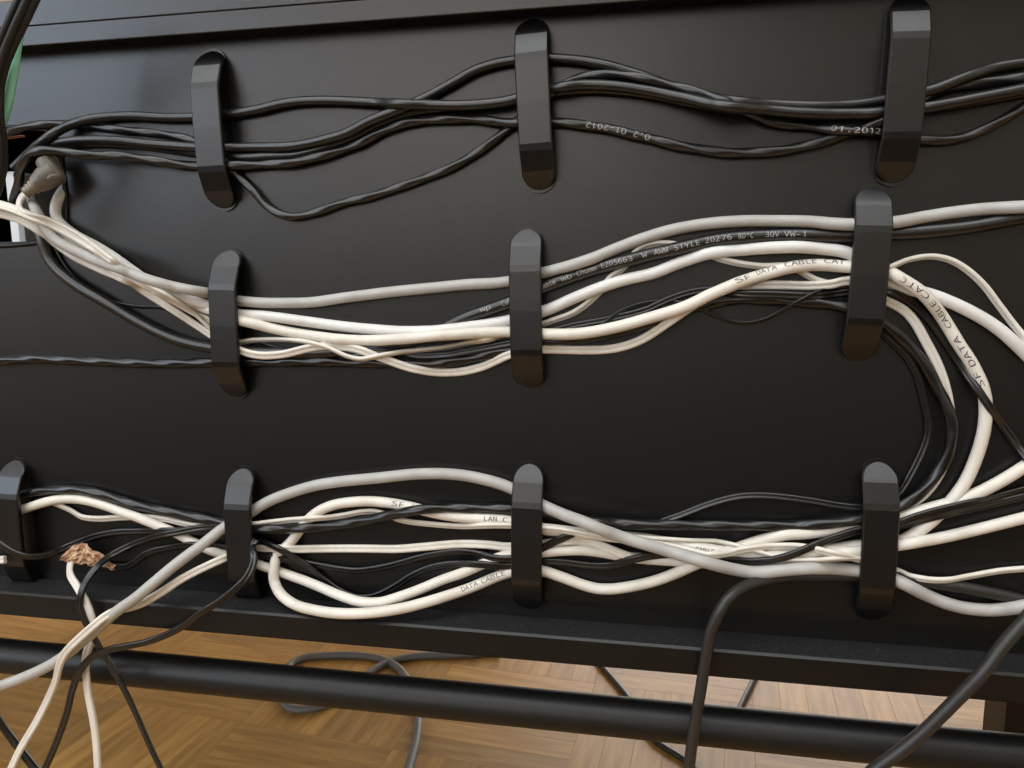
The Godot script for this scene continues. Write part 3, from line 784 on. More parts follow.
	cable("T2", "twin_wire", "cream twin wire sagging lowest along the middle row of clips", "twin", 1.12, "cream", 10.0, [-359.4,393.0,3.6,-353.6,391.4,1.9,-348.9,390.1,1.5,-343.2,388.5,2.5,-333.4,384.8,5.7,-330.7,383.5,6.3,-328.7,382.2,6.2,-327.3,380.9,5.5,-324.0,376.7,2.6,-321.0,374.1,1.8,-311.9,368.2,1.7,-300.0,362.8,1.9,-295.0,361.0,2.9,-292.0,360.2,4.1,-281.6,357.9,9.3,-278.7,357.0,10.4,-276.6,356.2,10.6,-275.3,355.3,9.8,-273.9,352.2,4.1,-273.1,351.1,2.8,-271.8,349.9,2.1,-268.5,347.7,1.7,-256.3,340.7,2.4,-244.8,333.3,1.8,-236.7,328.5,2.3,-227.0,323.7,4.8,-218.0,320.4,7.1,-210.1,317.8,7.6,-203.9,316.7,7.6,-195.3,316.8,7.7,-186.4,318.1,8.4,-182.3,319.1,8.6,-176.5,320.5,8.2,-166.4,321.8,7.6,-158.6,321.6,7.3,-149.5,320.5,8.2,-145.4,319.4,8.7,-143.5,318.6,8.5,-138.4,316.4,6.9,-134.9,315.1,6.3,-125.9,312.1,6.5,-120.3,310.6,6.1,-116.7,309.8,5.1,-111.6,308.8,3.0,-108.0,308.5,2.0,-104.3,308.5,1.7,-97.6,309.0,1.7,-91.3,310.3,1.7,-85.2,312.2,2.0,-81.2,314.0,2.9,-72.7,317.9,5.6,-68.9,319.2,6.1,-65.3,320.1,6.2,-61.7,320.7,6.0,-58.4,320.9,5.5,-49.7,320.7,2.4,-45.9,320.6,1.8,-36.4,320.5,1.7,-25.5,320.9,1.7,-20.2,321.7,1.7,-15.0,323.1,1.7,-8.4,325.9,1.7,-5.2,327.8,2.0,3.9,334.5,5.8,12.7,340.9,6.9,17.1,343.8,6.3,23.2,347.1,4.5,27.8,349.3,4.5,31.0,350.3,4.5,38.0,351.1,2.1,41.4,351.2,1.7,54.5,351.2,1.7,64.8,350.9,2.0,71.6,351.2,3.2,75.2,351.6,3.6,81.3,352.9,3.2,84.6,352.5,2.9,88.0,350.9,3.3,91.3,348.9,3.4,97.7,344.4,2.0,103.3,341.7,1.7,107.7,338.5,1.7,110.0,336.0,1.7,115.8,326.6,1.7,123.6,311.2,1.7,126.4,302.7,1.7,128.7,290.7,1.7,129.2,287.1,1.7,129.3,281.5,1.7,128.3,274.1,1.7,126.1,266.5,1.7,122.8,259.8,1.7,119.6,255.3,1.7,115.9,251.9,1.7,108.6,247.5,1.7,101.8,244.6,1.7])
	cable("K1", "black_cable", "slim black cable curving from the opening, later crossing over the white data cable", "twin", 0.95, "blk2", 0.0, [-224.4,315.9,6.2,-220.4,315.8,5.2,-215.2,315.6,2.6,-211.3,315.4,1.7,-191.7,315.2,1.5,-172.3,315.6,1.6,-165.7,315.9,2.1,-152.9,317.5,6.5,-148.2,318.3,7.1,-139.5,319.4,7.0,-135.4,319.5,6.5,-133.6,319.3,5.9,-128.4,318.2,3.2,-124.8,317.3,1.9,-118.8,316.6,1.6,-112.0,316.8,2.1,-102.8,317.8,3.9,-98.4,318.6,4.3,-83.5,321.5,4.8,-66.7,324.9,5.2,-58.9,326.9,4.8,-49.6,329.9,2.1,-45.7,331.1,1.6,-25.2,335.3,1.5,-9.2,339.2,1.6,-5.9,340.3,1.7,-1.2,342.6,2.0,6.8,346.0,1.6,11.7,347.6,1.5,17.0,348.7,1.5,24.6,349.1,1.8,28.2,348.7,2.7,35.4,347.4,5.4,40.8,347.2,5.9,51.7,346.9,5.8,64.3,346.3,5.3,68.0,346.3,4.7,76.8,347.0,1.8,80.1,347.5,1.7,88.2,348.9,2.2,91.6,349.3,2.1,94.6,349.2,2.3,96.1,349.1,2.8,99.0,348.4,4.0,100.7,347.8,4.2,103.8,346.4,3.8,107.0,344.8,2.6,109.9,342.8,1.8,112.6,340.3,1.6,117.4,335.2,1.5,120.5,331.1,1.5,130.9,316.0,1.6,132.6,313.3,2.2,136.4,306.7,5.5,139.2,302.4,6.5,141.1,299.6,6.7,143.2,296.9,6.0,147.4,292.0,3.3,150.2,288.6,1.9,152.6,285.5,1.6,155.8,281.1,1.7,157.7,278.3,2.4,159.9,274.5,5.0,160.7,273.1,5.7])
	cable("K2", "black_wire", "very thin black wire dipping below the middle row of clips", "twin", 0.55, "blk2", 20.0, [-332.7,385.9,-3.6,-331.4,383.5,-2.8,-328.1,378.7,-0.3,-325.3,374.6,1.0,-320.3,365.0,1.2,-315.1,358.0,1.1,-311.9,354.9,1.1,-306.2,350.7,1.1,-300.1,347.3,1.1,-294.1,344.6,1.1,-289.7,343.3,1.1,-282.5,342.1,1.1,-277.7,341.5,1.1,-265.6,341.1,1.1,-258.8,340.5,1.1,-250.0,339.4,1.1,-243.4,338.0,1.1,-236.6,336.0,1.1,-225.8,331.8,1.1,-208.3,323.1,1.1,-204.1,321.7,1.1,-197.5,320.1,1.1,-186.1,318.3,1.3,-169.9,316.3,2.9,-165.6,315.8,2.7,-155.3,314.6,1.3,-131.8,312.0,1.1,-121.1,311.5,1.1,-108.9,312.1,1.1,-92.9,314.4,1.1,-77.3,317.6,1.1,-69.7,319.7,1.1,-55.1,324.2,1.1,-41.7,327.2,1.1,-34.0,329.6,1.2,-28.2,332.1,1.8,-25.1,334.2,2.4,-22.6,336.5,2.5,-17.9,339.5,1.7,-12.9,341.5,1.2,-4.4,343.5,1.1,0.8,343.8,1.2,5.8,343.6,1.5,11.4,342.8,3.7,15.0,341.8,5.1,16.7,341.2,5.1,18.3,340.5,4.6,23.3,338.1,2.1,26.6,336.6,1.3,33.6,334.3,1.1,39.0,333.8,1.1,44.0,334.5,1.1,48.6,336.2,1.2,51.5,337.7,1.3,54.2,339.5,2.1,58.1,342.2,4.7,60.7,343.9,6.0,63.5,345.5,6.5,66.2,346.9,6.2,69.2,348.1,4.8,73.1,348.9,2.9,76.9,349.3,1.8,84.0,349.3,2.0,90.2,347.9,1.2])
	cable("N", "speaker_wire", "thin black twin wire inside the bend, lifting above the lower row", "twin", 0.95, "blk2", 20.0, [80.2,344.4,1.5,86.2,341.7,1.5,92.4,337.2,1.5,98.7,329.2,1.5,109.4,318.5,1.5,113.1,312.2,1.5,117.7,297.8,1.5,119.4,292.0,1.5,120.0,288.1,1.5,120.0,284.8,1.5,119.3,279.8,1.5,117.8,274.7,1.5,113.7,264.0,1.5,110.4,257.3,1.5,108.1,254.5,1.5,105.0,252.1,1.5,100.0,249.6,1.5,96.8,248.7,1.5,91.8,248.1,1.5,83.2,248.6,1.5,72.2,250.1,1.5,55.1,251.6,1.5,48.3,251.7,1.5,41.3,251.2,1.5,35.5,250.0,1.5,27.9,247.5,1.5,8.4,238.8,1.7,-2.0,235.3,3.5,-5.5,234.3,3.2,-11.6,233.2,1.9,-15.7,233.1,1.6,-23.7,233.1,1.5,-37.6,234.0,1.5])
	cable("K3", "black_cable", "rippled black cable straight below the middle row, bending back along the lower row", "twist", 2.5, "blk2", 0.0, [-370.4,310.6,3.1,-343.6,312.5,3.1,-316.7,311.9,3.1,-290.4,311.3,3.1,-262.4,311.0,3.1,-240.8,311.7,3.1,-219.6,312.4,3.1,-195.8,312.8,3.1,-182.3,313.3,4.2,-175.8,313.4,4.4,-167.4,313.4,4.2,-153.2,313.0,3.1,-138.7,312.8,3.1,-124.4,312.6,3.1,-110.0,313.3,3.1,-103.8,314.0,3.1,-96.2,315.3,3.1,-76.9,319.5,3.1,-55.3,324.4,3.1,-49.5,325.2,3.1,-33.9,326.6,3.1,-26.4,327.9,3.1,-17.3,330.1,3.1,-4.8,333.8,3.1,12.7,340.2,3.1,19.7,342.2,3.1,32.2,344.6,3.1,37.5,345.1,3.1,42.8,345.0,3.1,53.3,344.3,3.1,65.1,343.5,3.1,76.7,342.2,3.4,83.1,340.9,4.4,88.2,339.6,4.8,91.5,338.3,4.9,94.4,336.4,4.8,101.8,331.0,3.5,105.7,327.5,3.1,112.5,320.1,3.1,117.7,313.1,3.1,119.7,309.7,3.2,122.3,304.6,3.8,124.7,299.4,4.6,127.3,292.6,5.2,128.3,289.1,5.2,128.5,283.3,5.3,128.2,279.7,5.2,127.1,274.7,5.1,124.3,267.6,4.8,121.7,262.9,4.6,118.6,258.7,4.4,116.3,256.0,4.4,113.7,253.7,4.7,107.1,250.1,6.8,100.4,246.7,6.9,92.4,244.1,7.0,87.1,243.4,8.2,82.1,242.6,8.3,77.0,241.7,7.8,73.6,240.9,7.0,68.5,239.4,4.7,65.0,238.7,3.8,61.3,238.4,3.7,46.6,237.9,4.7,28.9,237.1,4.9,10.8,236.3,5.0,7.2,236.2,5.3,-3.8,236.4,7.3,-13.3,236.0,6.7,-17.2,236.0,6.7,-21.1,236.3,7.6,-26.9,237.4,10.4,-28.8,237.6,10.9,-30.8,237.7,10.7,-32.9,237.5,9.9,-39.2,236.7,5.4,-41.2,236.6,4.3,-43.2,236.7,3.6,-47.2,237.2,3.1,-59.3,238.7,3.1,-72.0,239.5,3.1,-80.2,239.5,3.1,-97.0,238.8,3.2,-103.3,238.8,4.0,-111.3,239.0,6.6,-115.2,238.8,7.5,-121.1,237.9,8.3,-125.3,236.9,8.1,-136.8,233.5,5.4,-148.9,229.9,3.6,-156.0,228.1,3.1,-164.7,226.3,3.1,-171.3,225.2,3.1,-175.5,224.6,3.6,-177.4,224.5,4.2,-182.8,224.6,6.9,-184.7,224.5,7.4,-186.9,224.2,7.3,-194.6,222.8,5.2,-197.4,222.4,4.8,-199.8,222.3,5.1,-204.1,222.5,6.4,-206.5,222.5,6.6,-209.2,222.3,6.2,-218.1,221.8,3.6,-223.4,222.2,3.1,-233.9,223.7,3.4,-246.4,225.3,3.1,-264.0,227.7,3.1,-284.5,230.4,3.1,-311.6,236.8,3.1,-322.3,237.9,3.1,-335.9,237.5,3.1,-347.0,236.2,3.1,-361.5,233.1,3.1,-381.1,228.0,3.1])
	cable("DC", "power_cable", "black cable with white lettering under the grey cable of the middle row", "round", 3.0, "blk", 0.0, [-337.6,391.3,-2.8,-336.2,388.9,-1.6,-331.0,381.9,3.0,-330.0,379.9,3.7,-328.9,375.9,4.0,-328.2,372.1,3.8,-327.0,368.4,3.6,-324.8,365.0,3.6,-322.0,361.9,3.8,-316.7,357.6,4.2,-309.0,352.5,4.6,-294.4,344.5,4.6,-282.8,337.6,3.7,-272.6,332.2,3.6,-262.4,327.5,3.6,-254.1,324.3,3.6,-247.4,322.5,3.6,-238.4,320.7,3.6,-227.4,319.2,3.6,-214.3,318.2,3.6,-200.7,317.6,3.6,-191.7,317.5,3.8,-180.5,317.8,4.8,-167.8,318.3,4.7,-157.3,319.1,3.8,-150.9,319.8,3.6,-134.3,322.1,3.6,-123.9,324.4,3.6,-115.2,326.9,3.6,-93.7,336.3,3.6,-72.6,343.6,3.6,-56.6,350.4,3.6,-36.4,357.6,3.6,-26.0,360.7,3.7,-14.6,363.4,5.1,-4.3,365.9,3.8,-0.4,366.7,4.0,7.1,368.3,5.1,10.8,369.1,5.3,21.9,371.5,3.8,31.1,372.7,4.0,41.7,373.3,3.6,57.5,373.5,3.6,70.8,373.1,3.6,83.6,372.9,3.6,96.2,373.3,3.6,110.9,374.0,3.6,120.2,374.7,3.6,130.7,375.8,3.6,141.1,377.6,3.6,152.9,379.7,3.6])
	cable("G", "data_cable", "thick grey cable over the lower row that drops across the ledge", "round", 2.95, "grey", 0.0, [166.2,209.3,8.8,163.1,208.3,8.6,160.3,207.0,7.9,155.2,204.2,4.7,152.2,203.3,3.8,145.4,202.9,3.5,138.2,203.5,3.5,131.4,205.2,3.6,126.3,207.2,3.9,122.8,208.9,4.9,117.2,212.2,7.4,113.7,214.2,8.4,112.1,214.9,8.2,109.2,215.7,6.7,107.5,216.2,6.5,102.2,217.7,6.5,95.9,218.9,6.5,85.4,219.7,6.9,81.5,220.1,8.0,73.6,221.1,11.4,69.8,221.1,12.2,66.4,220.6,12.0,60.2,218.7,9.7,57.0,217.9,9.2,48.0,216.7,10.0,42.8,216.8,10.2,39.5,217.4,10.8,35.8,218.4,12.2,25.8,222.4,17.5,21.9,223.7,18.4,19.9,224.1,18.1,18.0,224.3,17.5,11.6,224.1,12.3,8.3,224.5,11.2,4.9,225.4,11.1,-5.3,228.3,12.1,-15.5,230.9,12.0,-19.1,232.3,12.9,-26.5,236.1,16.4,-29.6,237.5,17.0,-31.2,238.1,16.9,-34.5,238.9,15.7,-42.2,239.2,9.7,-44.1,239.4,8.6,-45.9,239.8,7.9,-52.1,241.8,6.7,-59.9,244.4,4.3,-65.1,246.8,3.6,-71.8,250.3,3.5,-75.4,251.7,3.5,-85.1,254.2,3.5,-94.8,255.8,3.5,-105.1,256.5,3.5,-118.4,256.0,3.5,-143.3,252.7,3.5,-167.8,249.2,3.5,-176.4,247.5,3.5,-183.4,245.5,3.5,-192.7,242.3,3.5,-203.3,238.0,3.5,-209.3,234.9,3.5,-215.4,231.0,3.7,-217.3,229.9,4.1,-220.5,228.2,5.8,-222.4,227.2,6.3,-228.3,223.7,6.5,-230.1,222.5,6.8,-235.4,218.3,10.5,-241.2,213.2,16.1,-245.2,210.2,19.1,-253.0,203.9,24.1,-260.1,197.4,29.2,-263.0,194.9,30.5,-266.4,191.9,31.4,-270.2,189.0,31.9,-278.7,183.2,32.2,-299.7,165.8,32.0,-322.3,148.9,32.0,-329.7,144.6,32.0,-342.7,138.2,32.0,-365.3,128.7,32.0])
	cable("C2", "twin_wire", "cream twin wire lying straight in the lower row, then falling over the grey cable", "twin", 1.15, "cream", 0.0, [-365.6,72.9,28.0,-355.4,90.1,28.0,-342.0,109.3,28.0,-335.1,120.4,27.9,-330.8,127.3,28.4,-327.7,132.1,29.1,-324.4,137.3,30.4,-318.8,146.7,33.6,-312.1,156.0,36.7,-309.8,158.7,37.3,-305.6,162.7,38.0,-295.7,171.4,38.1,-290.3,175.9,37.6,-287.5,178.3,36.7,-286.3,179.3,36.0,-284.9,180.2,34.9,-283.8,180.9,33.4,-282.0,181.2,30.1,-280.9,181.1,28.6,-279.4,181.3,27.6,-275.4,182.1,26.4,-269.5,184.5,25.5,-259.8,190.1,23.5,-249.2,197.1,20.5,-243.8,200.0,18.4,-233.0,205.0,14.4,-230.0,206.2,12.5,-228.9,206.4,10.7,-227.9,206.5,8.8,-226.6,206.7,7.2,-223.8,207.1,4.2,-222.1,207.4,3.0,-220.1,207.9,2.2,-215.5,209.0,1.8,-210.1,210.0,2.6,-201.2,211.5,5.3,-198.4,211.9,5.9,-196.1,212.0,6.0,-194.2,211.9,5.5,-189.0,211.0,2.8,-184.9,211.0,1.9,-169.1,212.1,1.7,-152.5,213.1,1.7,-133.9,214.1,1.7,-118.0,216.3,1.7,-100.0,218.8,1.7,-93.6,219.2,1.7,-83.9,219.3,1.8,-74.1,219.3,2.6,-72.2,219.5,2.6,-65.6,221.0,2.0,-57.4,221.4,1.8,-53.5,222.2,2.0,-51.6,222.8,2.4,-45.5,224.7,4.7,-43.5,225.1,5.0,-41.7,225.2,4.7,-36.2,224.5,2.5,-32.4,224.0,2.1,-28.6,223.5,3.0,-21.3,221.9,5.7,-15.4,220.2,6.6,-11.4,219.2,6.7,-7.3,217.9,5.4,-3.2,216.7,3.2,0.8,216.3,2.0,6.9,216.5,1.7,15.9,216.6,2.0,19.4,217.0,3.1,24.8,218.1,6.1,28.4,218.4,6.9,32.2,218.3,6.5,34.1,218.0,5.8,41.8,217.0,2.3,45.5,217.0,1.8,54.3,217.9,1.8,57.8,218.6,2.2,59.4,219.0,2.8,65.9,221.6,6.4,71.1,223.0,7.0,74.6,223.6,6.7,76.5,223.8,6.3,86.2,223.8,2.2,89.8,224.1,1.8,95.1,224.7,1.7])
	cable("C1", "twin_wire", "cream twin wire weaving over the white cables of the lower row", "twin", 1.05, "cream", 35.0, [-347.2,229.8,1.6,-342.0,229.1,1.6,-339.8,228.5,1.6,-329.3,224.7,1.6,-323.7,221.7,1.6,-319.5,221.0,1.6,-314.9,220.9,1.6,-297.7,222.5,1.6,-281.2,223.7,1.6,-270.8,223.1,1.6,-253.0,220.4,1.6,-245.6,220.0,1.7,-240.4,220.3,2.1,-237.6,220.6,2.7,-228.6,222.1,5.4,-223.1,223.1,6.2,-218.3,223.8,6.1,-213.8,224.3,5.4,-200.9,225.6,2.2,-196.0,226.4,2.1,-190.9,227.5,3.4,-185.5,228.7,5.3,-180.7,229.6,6.3,-178.7,229.7,6.0,-177.0,229.7,5.3,-173.7,229.5,3.4,-170.1,229.7,2.1,-163.8,230.8,1.7,-152.7,233.3,1.6,-146.2,233.9,1.6,-140.5,232.9,1.6,-132.7,230.2,1.6,-130.5,229.8,1.6,-113.6,228.6,1.6,-102.4,228.4,1.7,-97.9,228.6,2.0,-95.6,228.9,2.5,-86.3,230.8,5.6,-79.7,231.7,6.7,-73.3,232.1,7.1,-64.7,232.4,8.2,-52.2,231.8,7.7,-48.0,231.7,7.9,-39.4,231.6,10.1,-33.2,231.1,11.0,-29.5,230.6,11.0,-25.9,229.9,10.7,-16.8,228.6,8.6,-5.2,227.9,8.1,2.7,226.6,7.4,8.6,225.7,7.2,12.5,225.3,8.0,14.5,225.3,9.0,20.1,225.8,13.4,22.1,225.7,14.4,24.1,225.6,14.7,25.9,225.6,14.4,27.8,225.5,13.6,33.5,225.2,9.8,35.3,225.4,8.9,37.0,225.9,8.4,43.9,227.7,8.3,47.5,228.1,7.4,52.9,228.2,5.4,54.7,228.3,5.2,56.3,228.6,5.6,62.4,230.2,8.9,65.6,230.4,9.5,71.9,229.9,10.3,74.7,229.9,11.7,79.5,230.0,15.0,81.4,229.6,14.9,83.5,228.8,13.8,89.7,226.2,9.5,91.7,225.5,8.6,95.2,224.4,7.9,101.3,221.2,3.0,103.1,220.5,2.1,106.8,219.5,1.7,111.9,218.2,2.4,114.9,217.3,3.9,119.2,217.1,5.9,125.6,216.8,6.2,132.5,217.0,5.1,138.5,217.6,2.9,142.3,218.2,1.9,154.2,221.3,1.6,168.1,223.6,1.6])
	cable("C0", "twin_wire", "short narrow cream wire tucked above the other twin wires of the lower row", "twin", 0.95, "cream", 60.0, [-67.7,232.2,4.2,-61.0,232.9,5.9,-50.5,232.6,5.8,-46.3,232.4,6.0,-35.9,232.6,8.7,-30.0,232.3,9.4,-26.1,231.9,9.1,-18.7,230.7,7.3,-15.1,230.2,6.8,-2.0,229.5,6.5,9.5,229.0,5.7,15.4,228.6,4.6,23.5,228.0,2.1,27.6,228.0,1.7,31.3,227.9,2.4,36.5,227.8,5.0,39.9,227.5,6.4,51.9,224.6,6.8,57.1,223.7,7.8,64.3,223.9,9.7,69.4,224.3,10.1,72.5,224.8,10.7,78.2,227.0,14.4,79.8,227.4,14.9,81.6,227.5,14.8,83.5,227.3,13.8,89.7,226.3,9.6,91.6,226.1,8.7,93.4,226.2,8.5])
	cable("V4", "data_cable", "white cable humped above the dry leaf, passing behind black wires of the lower row", "round", 2.65, "cream", 0.0, [-369.5,221.3,3.2,-356.7,225.9,3.5,-347.5,229.0,4.4,-344.6,229.9,4.5,-340.0,231.1,4.3,-333.5,232.2,3.4,-328.6,232.5,3.3,-321.2,232.4,3.2,-316.4,231.8,3.2,-306.7,229.8,3.3,-299.1,227.7,3.4,-286.3,224.8,4.8,-281.8,223.5,5.0,-267.9,217.8,3.4,-261.5,215.4,3.3,-251.4,210.8,3.2,-242.5,207.3,3.2,-231.2,204.4,3.2,-208.5,199.4,3.2,-191.7,194.7,3.3,-187.2,193.8,3.9,-180.2,192.6,5.7,-158.2,189.9,13.3,-151.7,189.2,14.6,-145.1,189.2,15.0,-138.7,189.8,14.4,-134.4,190.9,13.3,-130.3,192.1,12.0,-118.4,195.7,6.5,-113.1,197.8,4.4,-109.5,199.3,3.5,-105.7,200.8,3.1,-99.9,203.2,3.1,-81.1,212.5,3.2,-75.2,215.0,3.2,-71.2,216.2,3.2,-57.2,217.5,3.2,-44.4,219.4,3.2,-36.0,220.0,3.2,-27.7,219.6,3.2,-13.6,217.9,3.4,-4.6,218.2,5.0,-1.0,218.2,5.2,17.3,218.1,5.1,28.7,217.4,3.4,39.9,217.7,3.2,49.1,218.4,3.2,63.3,221.0,3.2,70.6,222.8,3.3,74.2,223.9,3.6,75.9,224.6,4.2,77.4,225.4,5.3,81.6,227.9,9.4,83.2,228.4,9.9,86.5,228.7,9.3,92.0,228.7,6.9,93.7,229.0,6.7,108.1,232.5,6.8,112.5,234.2,8.4,114.1,234.6,8.4,117.5,235.1,7.4,125.0,235.6,4.0,128.4,236.3,3.4,146.9,242.3,3.2,165.3,248.7,3.2])
	cable("B1", "speaker_wire", "thin black twin wire swinging in front of the clip near the leaf", "twin", 1.05, "blk2", 10.0, [-362.1,215.2,24.0,-353.8,209.8,24.0,-350.5,207.6,23.6,-346.3,205.3,22.5,-344.4,204.4,21.6,-343.0,203.7,20.5,-340.6,202.8,17.6,-338.3,202.3,13.9,-336.6,202.3,9.7,-335.1,202.8,5.7,-334.0,203.3,4.0,-332.5,204.0,2.8,-330.8,204.7,2.0,-326.4,206.5,1.4,-313.5,211.1,1.6,-303.6,213.4,1.6,-288.9,215.0,1.7,-283.5,215.5,2.1,-270.8,217.5,5.6,-265.6,218.1,6.3,-261.4,218.1,5.7,-255.8,217.8,3.8,-253.8,217.7,3.5,-244.0,217.8,3.4,-235.3,217.1,1.9,-224.6,216.4,1.6,-217.5,215.3,1.7,-212.7,214.4,2.3,-210.1,214.0,3.0,-201.9,213.1,6.8,-199.4,212.6,7.6,-197.4,211.8,7.8,-195.6,210.6,7.3,-191.1,206.2,4.2,-189.4,204.9,3.7,-183.9,201.1,3.1,-177.5,195.2,1.9,-174.2,192.7,1.7,-169.2,189.4,1.7,-163.0,186.6,1.7,-158.4,185.4,1.7,-154.4,185.4,1.7,-148.5,186.6,1.6,-142.4,189.3,1.6,-136.0,193.2,1.6,-127.0,199.5,1.6,-118.6,204.0,1.6,-112.3,206.2,1.6,-106.0,207.6,1.8,-101.3,208.4,2.4,-91.6,210.1,5.7,-87.4,210.4,6.5,-83.5,210.2,6.3,-76.0,209.5,4.5,-69.8,210.3,4.2,-61.6,211.6,2.2,-57.4,212.1,1.7,-46.7,212.5,1.6,-34.0,211.7,1.6,-26.4,211.9,1.8,-22.6,212.8,2.5,-20.7,213.6,3.3,-13.4,217.9,8.0,-9.3,219.6,9.2,-5.3,220.7,8.9,0.4,221.4,7.6,7.8,221.9,6.7,11.4,222.0,6.7,13.3,222.2,7.1,15.2,222.4,8.0,20.6,223.5,12.0,22.4,223.6,12.8,24.2,223.5,13.0,26.1,223.2,12.6,36.1,220.9,7.6,38.1,220.6,7.0,41.7,220.4,6.3,45.2,220.5,6.4,48.6,221.1,6.8,51.9,222.0,7.8,56.7,224.0,9.6,63.1,227.3,11.3,69.2,230.7,11.6,72.6,232.2,10.9,78.1,234.1,8.8,81.1,235.3,8.4,87.2,238.0,8.5,94.4,240.1,7.7,100.3,241.9,8.3,107.0,243.5,8.4,110.0,244.7,8.7,112.8,246.0,8.5,120.5,248.8,7.5,126.7,250.9,7.4,136.6,253.8,6.8,140.2,254.5,6.0,146.0,255.4,3.6,149.6,256.2,2.5,165.0,261.3,1.7])
	cable("B2", "speaker_wire", "thin black twin wire starting at the dry leaf and waving along the lower row", "twin", 1.05, "blk2", 15.0, [-336.2,197.8,3.1,-326.9,196.7,4.5,-324.4,196.0,4.2,-318.6,193.9,2.1,-314.0,193.2,1.7,-303.5,192.9,1.6,-298.0,193.4,1.6,-295.4,194.2,1.6,-292.6,195.7,1.6,-283.1,202.4,1.6,-278.3,204.3,1.6,-270.8,206.1,1.7,-265.7,207.5,2.1,-259.9,209.0,3.5,-253.7,210.4,5.4,-250.9,210.7,5.9,-248.4,210.8,6.0,-244.2,210.4,4.9,-238.5,209.3,2.5,-234.1,208.7,1.8,-229.4,208.3,1.9,-219.6,207.2,2.9,-212.8,206.3,2.9,-210.3,206.2,3.2,-202.6,206.3,5.2,-200.4,206.0,5.1,-195.1,204.4,2.7,-191.2,203.6,1.8,-176.4,201.7,1.6,-164.9,200.6,1.6,-160.2,200.4,1.6,-155.5,200.7,1.6,-148.7,202.0,1.6,-141.8,203.7,1.6,-116.2,211.8,1.6,-103.5,214.4,1.6,-99.4,214.8,1.7,-93.2,214.7,2.0,-89.0,214.6,3.1,-82.1,214.2,5.7,-77.7,214.2,6.6,-73.5,214.4,6.8,-69.6,215.1,6.8,-62.3,217.6,6.6,-54.8,221.2,5.0,-50.8,223.8,5.2,-45.5,227.1,6.8,-43.8,228.0,7.0,-40.6,229.5,6.2,-37.3,230.3,4.4,-33.5,231.1,3.1,-25.6,233.0,3.4,-19.7,233.6,3.5,-9.9,234.0,3.3,1.7,234.3,1.7,24.5,235.4,1.6,41.3,235.8,1.6,57.9,236.3,1.6,79.4,237.8,1.6,84.7,237.8,1.6,94.3,237.0,2.1,101.1,237.6,1.8,106.1,238.6,1.7,111.1,240.3,1.9,114.3,241.8,2.8,120.2,245.3,5.6,123.4,246.8,6.4,125.1,247.4,6.5,128.8,248.2,5.6,134.9,249.0,2.7,138.6,249.7,1.8,151.8,253.8,1.6,165.2,258.1,1.6])
	cable("B3", "speaker_wire", "thin black twin wire bowing beside the leaf and hanging over the stretcher", "twin", 1.05, "blk2", 10.0, [-220.4,222.4,8.4,-230.0,222.7,8.0,-235.5,222.2,6.9,-241.0,221.2,5.4,-246.2,220.3,4.7,-252.6,219.1,5.2,-260.0,217.8,7.6,-264.5,217.0,8.0,-270.2,215.3,6.7,-280.4,211.6,3.0,-283.4,210.4,2.2,-289.0,208.2,1.5,-294.1,205.9,1.5,-298.3,203.9,2.5,-299.9,203.0,3.5,-302.3,201.7,6.4,-303.5,200.4,10.1,-304.3,198.3,15.7,-305.3,195.9,19.0,-306.2,193.1,21.8,-306.9,190.1,24.0,-307.6,186.5,25.4,-308.4,181.6,26.0,-308.5,179.2,26.0,-308.1,177.1,26.0,-299.5,158.2,26.0,-289.1,139.5,26.0,-284.4,130.1,26.0,-280.1,120.1,26.0,-271.8,98.6,26.0,-265.5,84.0,26.0])
	cable("B4", "speaker_wire", "thin black twin wire sweeping from a lower clip along the ledge to the knot", "twin", 1.05, "blk2", -10.0, [-210.9,217.1,9.2,-211.7,215.0,11.1,-210.5,214.0,13.8,-209.0,212.9,16.1,-207.8,211.4,17.6,-207.3,209.7,18.5,-207.8,206.3,19.8,-209.1,203.0,21.2,-211.0,200.1,22.4,-215.1,196.1,23.6,-220.4,191.6,24.5,-224.4,188.6,25.0,-234.9,182.0,26.0,-246.4,173.3,26.0,-255.3,168.2,25.9,-262.4,164.9,25.9,-269.2,162.3,26.3,-282.1,159.3,27.7,-293.8,155.9,28.0,-300.3,152.9,28.0,-302.3,151.6,28.0,-306.0,148.3,28.0,-310.8,142.4,28.0,-314.6,135.7,28.0,-316.7,131.1,28.0,-321.7,117.0,28.0,-327.1,104.8,28.0,-333.2,92.7,28.0,-342.6,75.8,28.0])
	cable("C3", "twin_wire", "cream twin wire hanging straight down from the dry leaf", "twin", 1.2, "cream", 0.0, [-327.2,199.4,5.8,-327.5,197.8,6.9,-326.9,196.4,8.9,-324.0,194.1,13.5,-322.0,193.0,15.7,-319.3,191.6,17.8,-316.2,190.3,19.7,-311.6,187.7,22.3,-310.0,186.4,23.1,-307.5,183.3,23.8,-305.7,179.6,24.0,-304.3,175.5,24.0,-303.5,171.1,24.0,-304.0,163.6,24.0,-305.4,158.7,24.0,-309.5,149.4,24.0,-310.6,142.2,24.0,-310.7,132.4,24.0,-308.5,104.4,24.0,-308.5,94.6,24.0,-309.3,77.1,24.0])
	cable("C3b", "twin_wire", "short cream twin wire end poking out behind the end clip", "twin", 1.2, "cream", 0.0, [-375.0,197.3,16.0,-363.4,198.9,16.0])
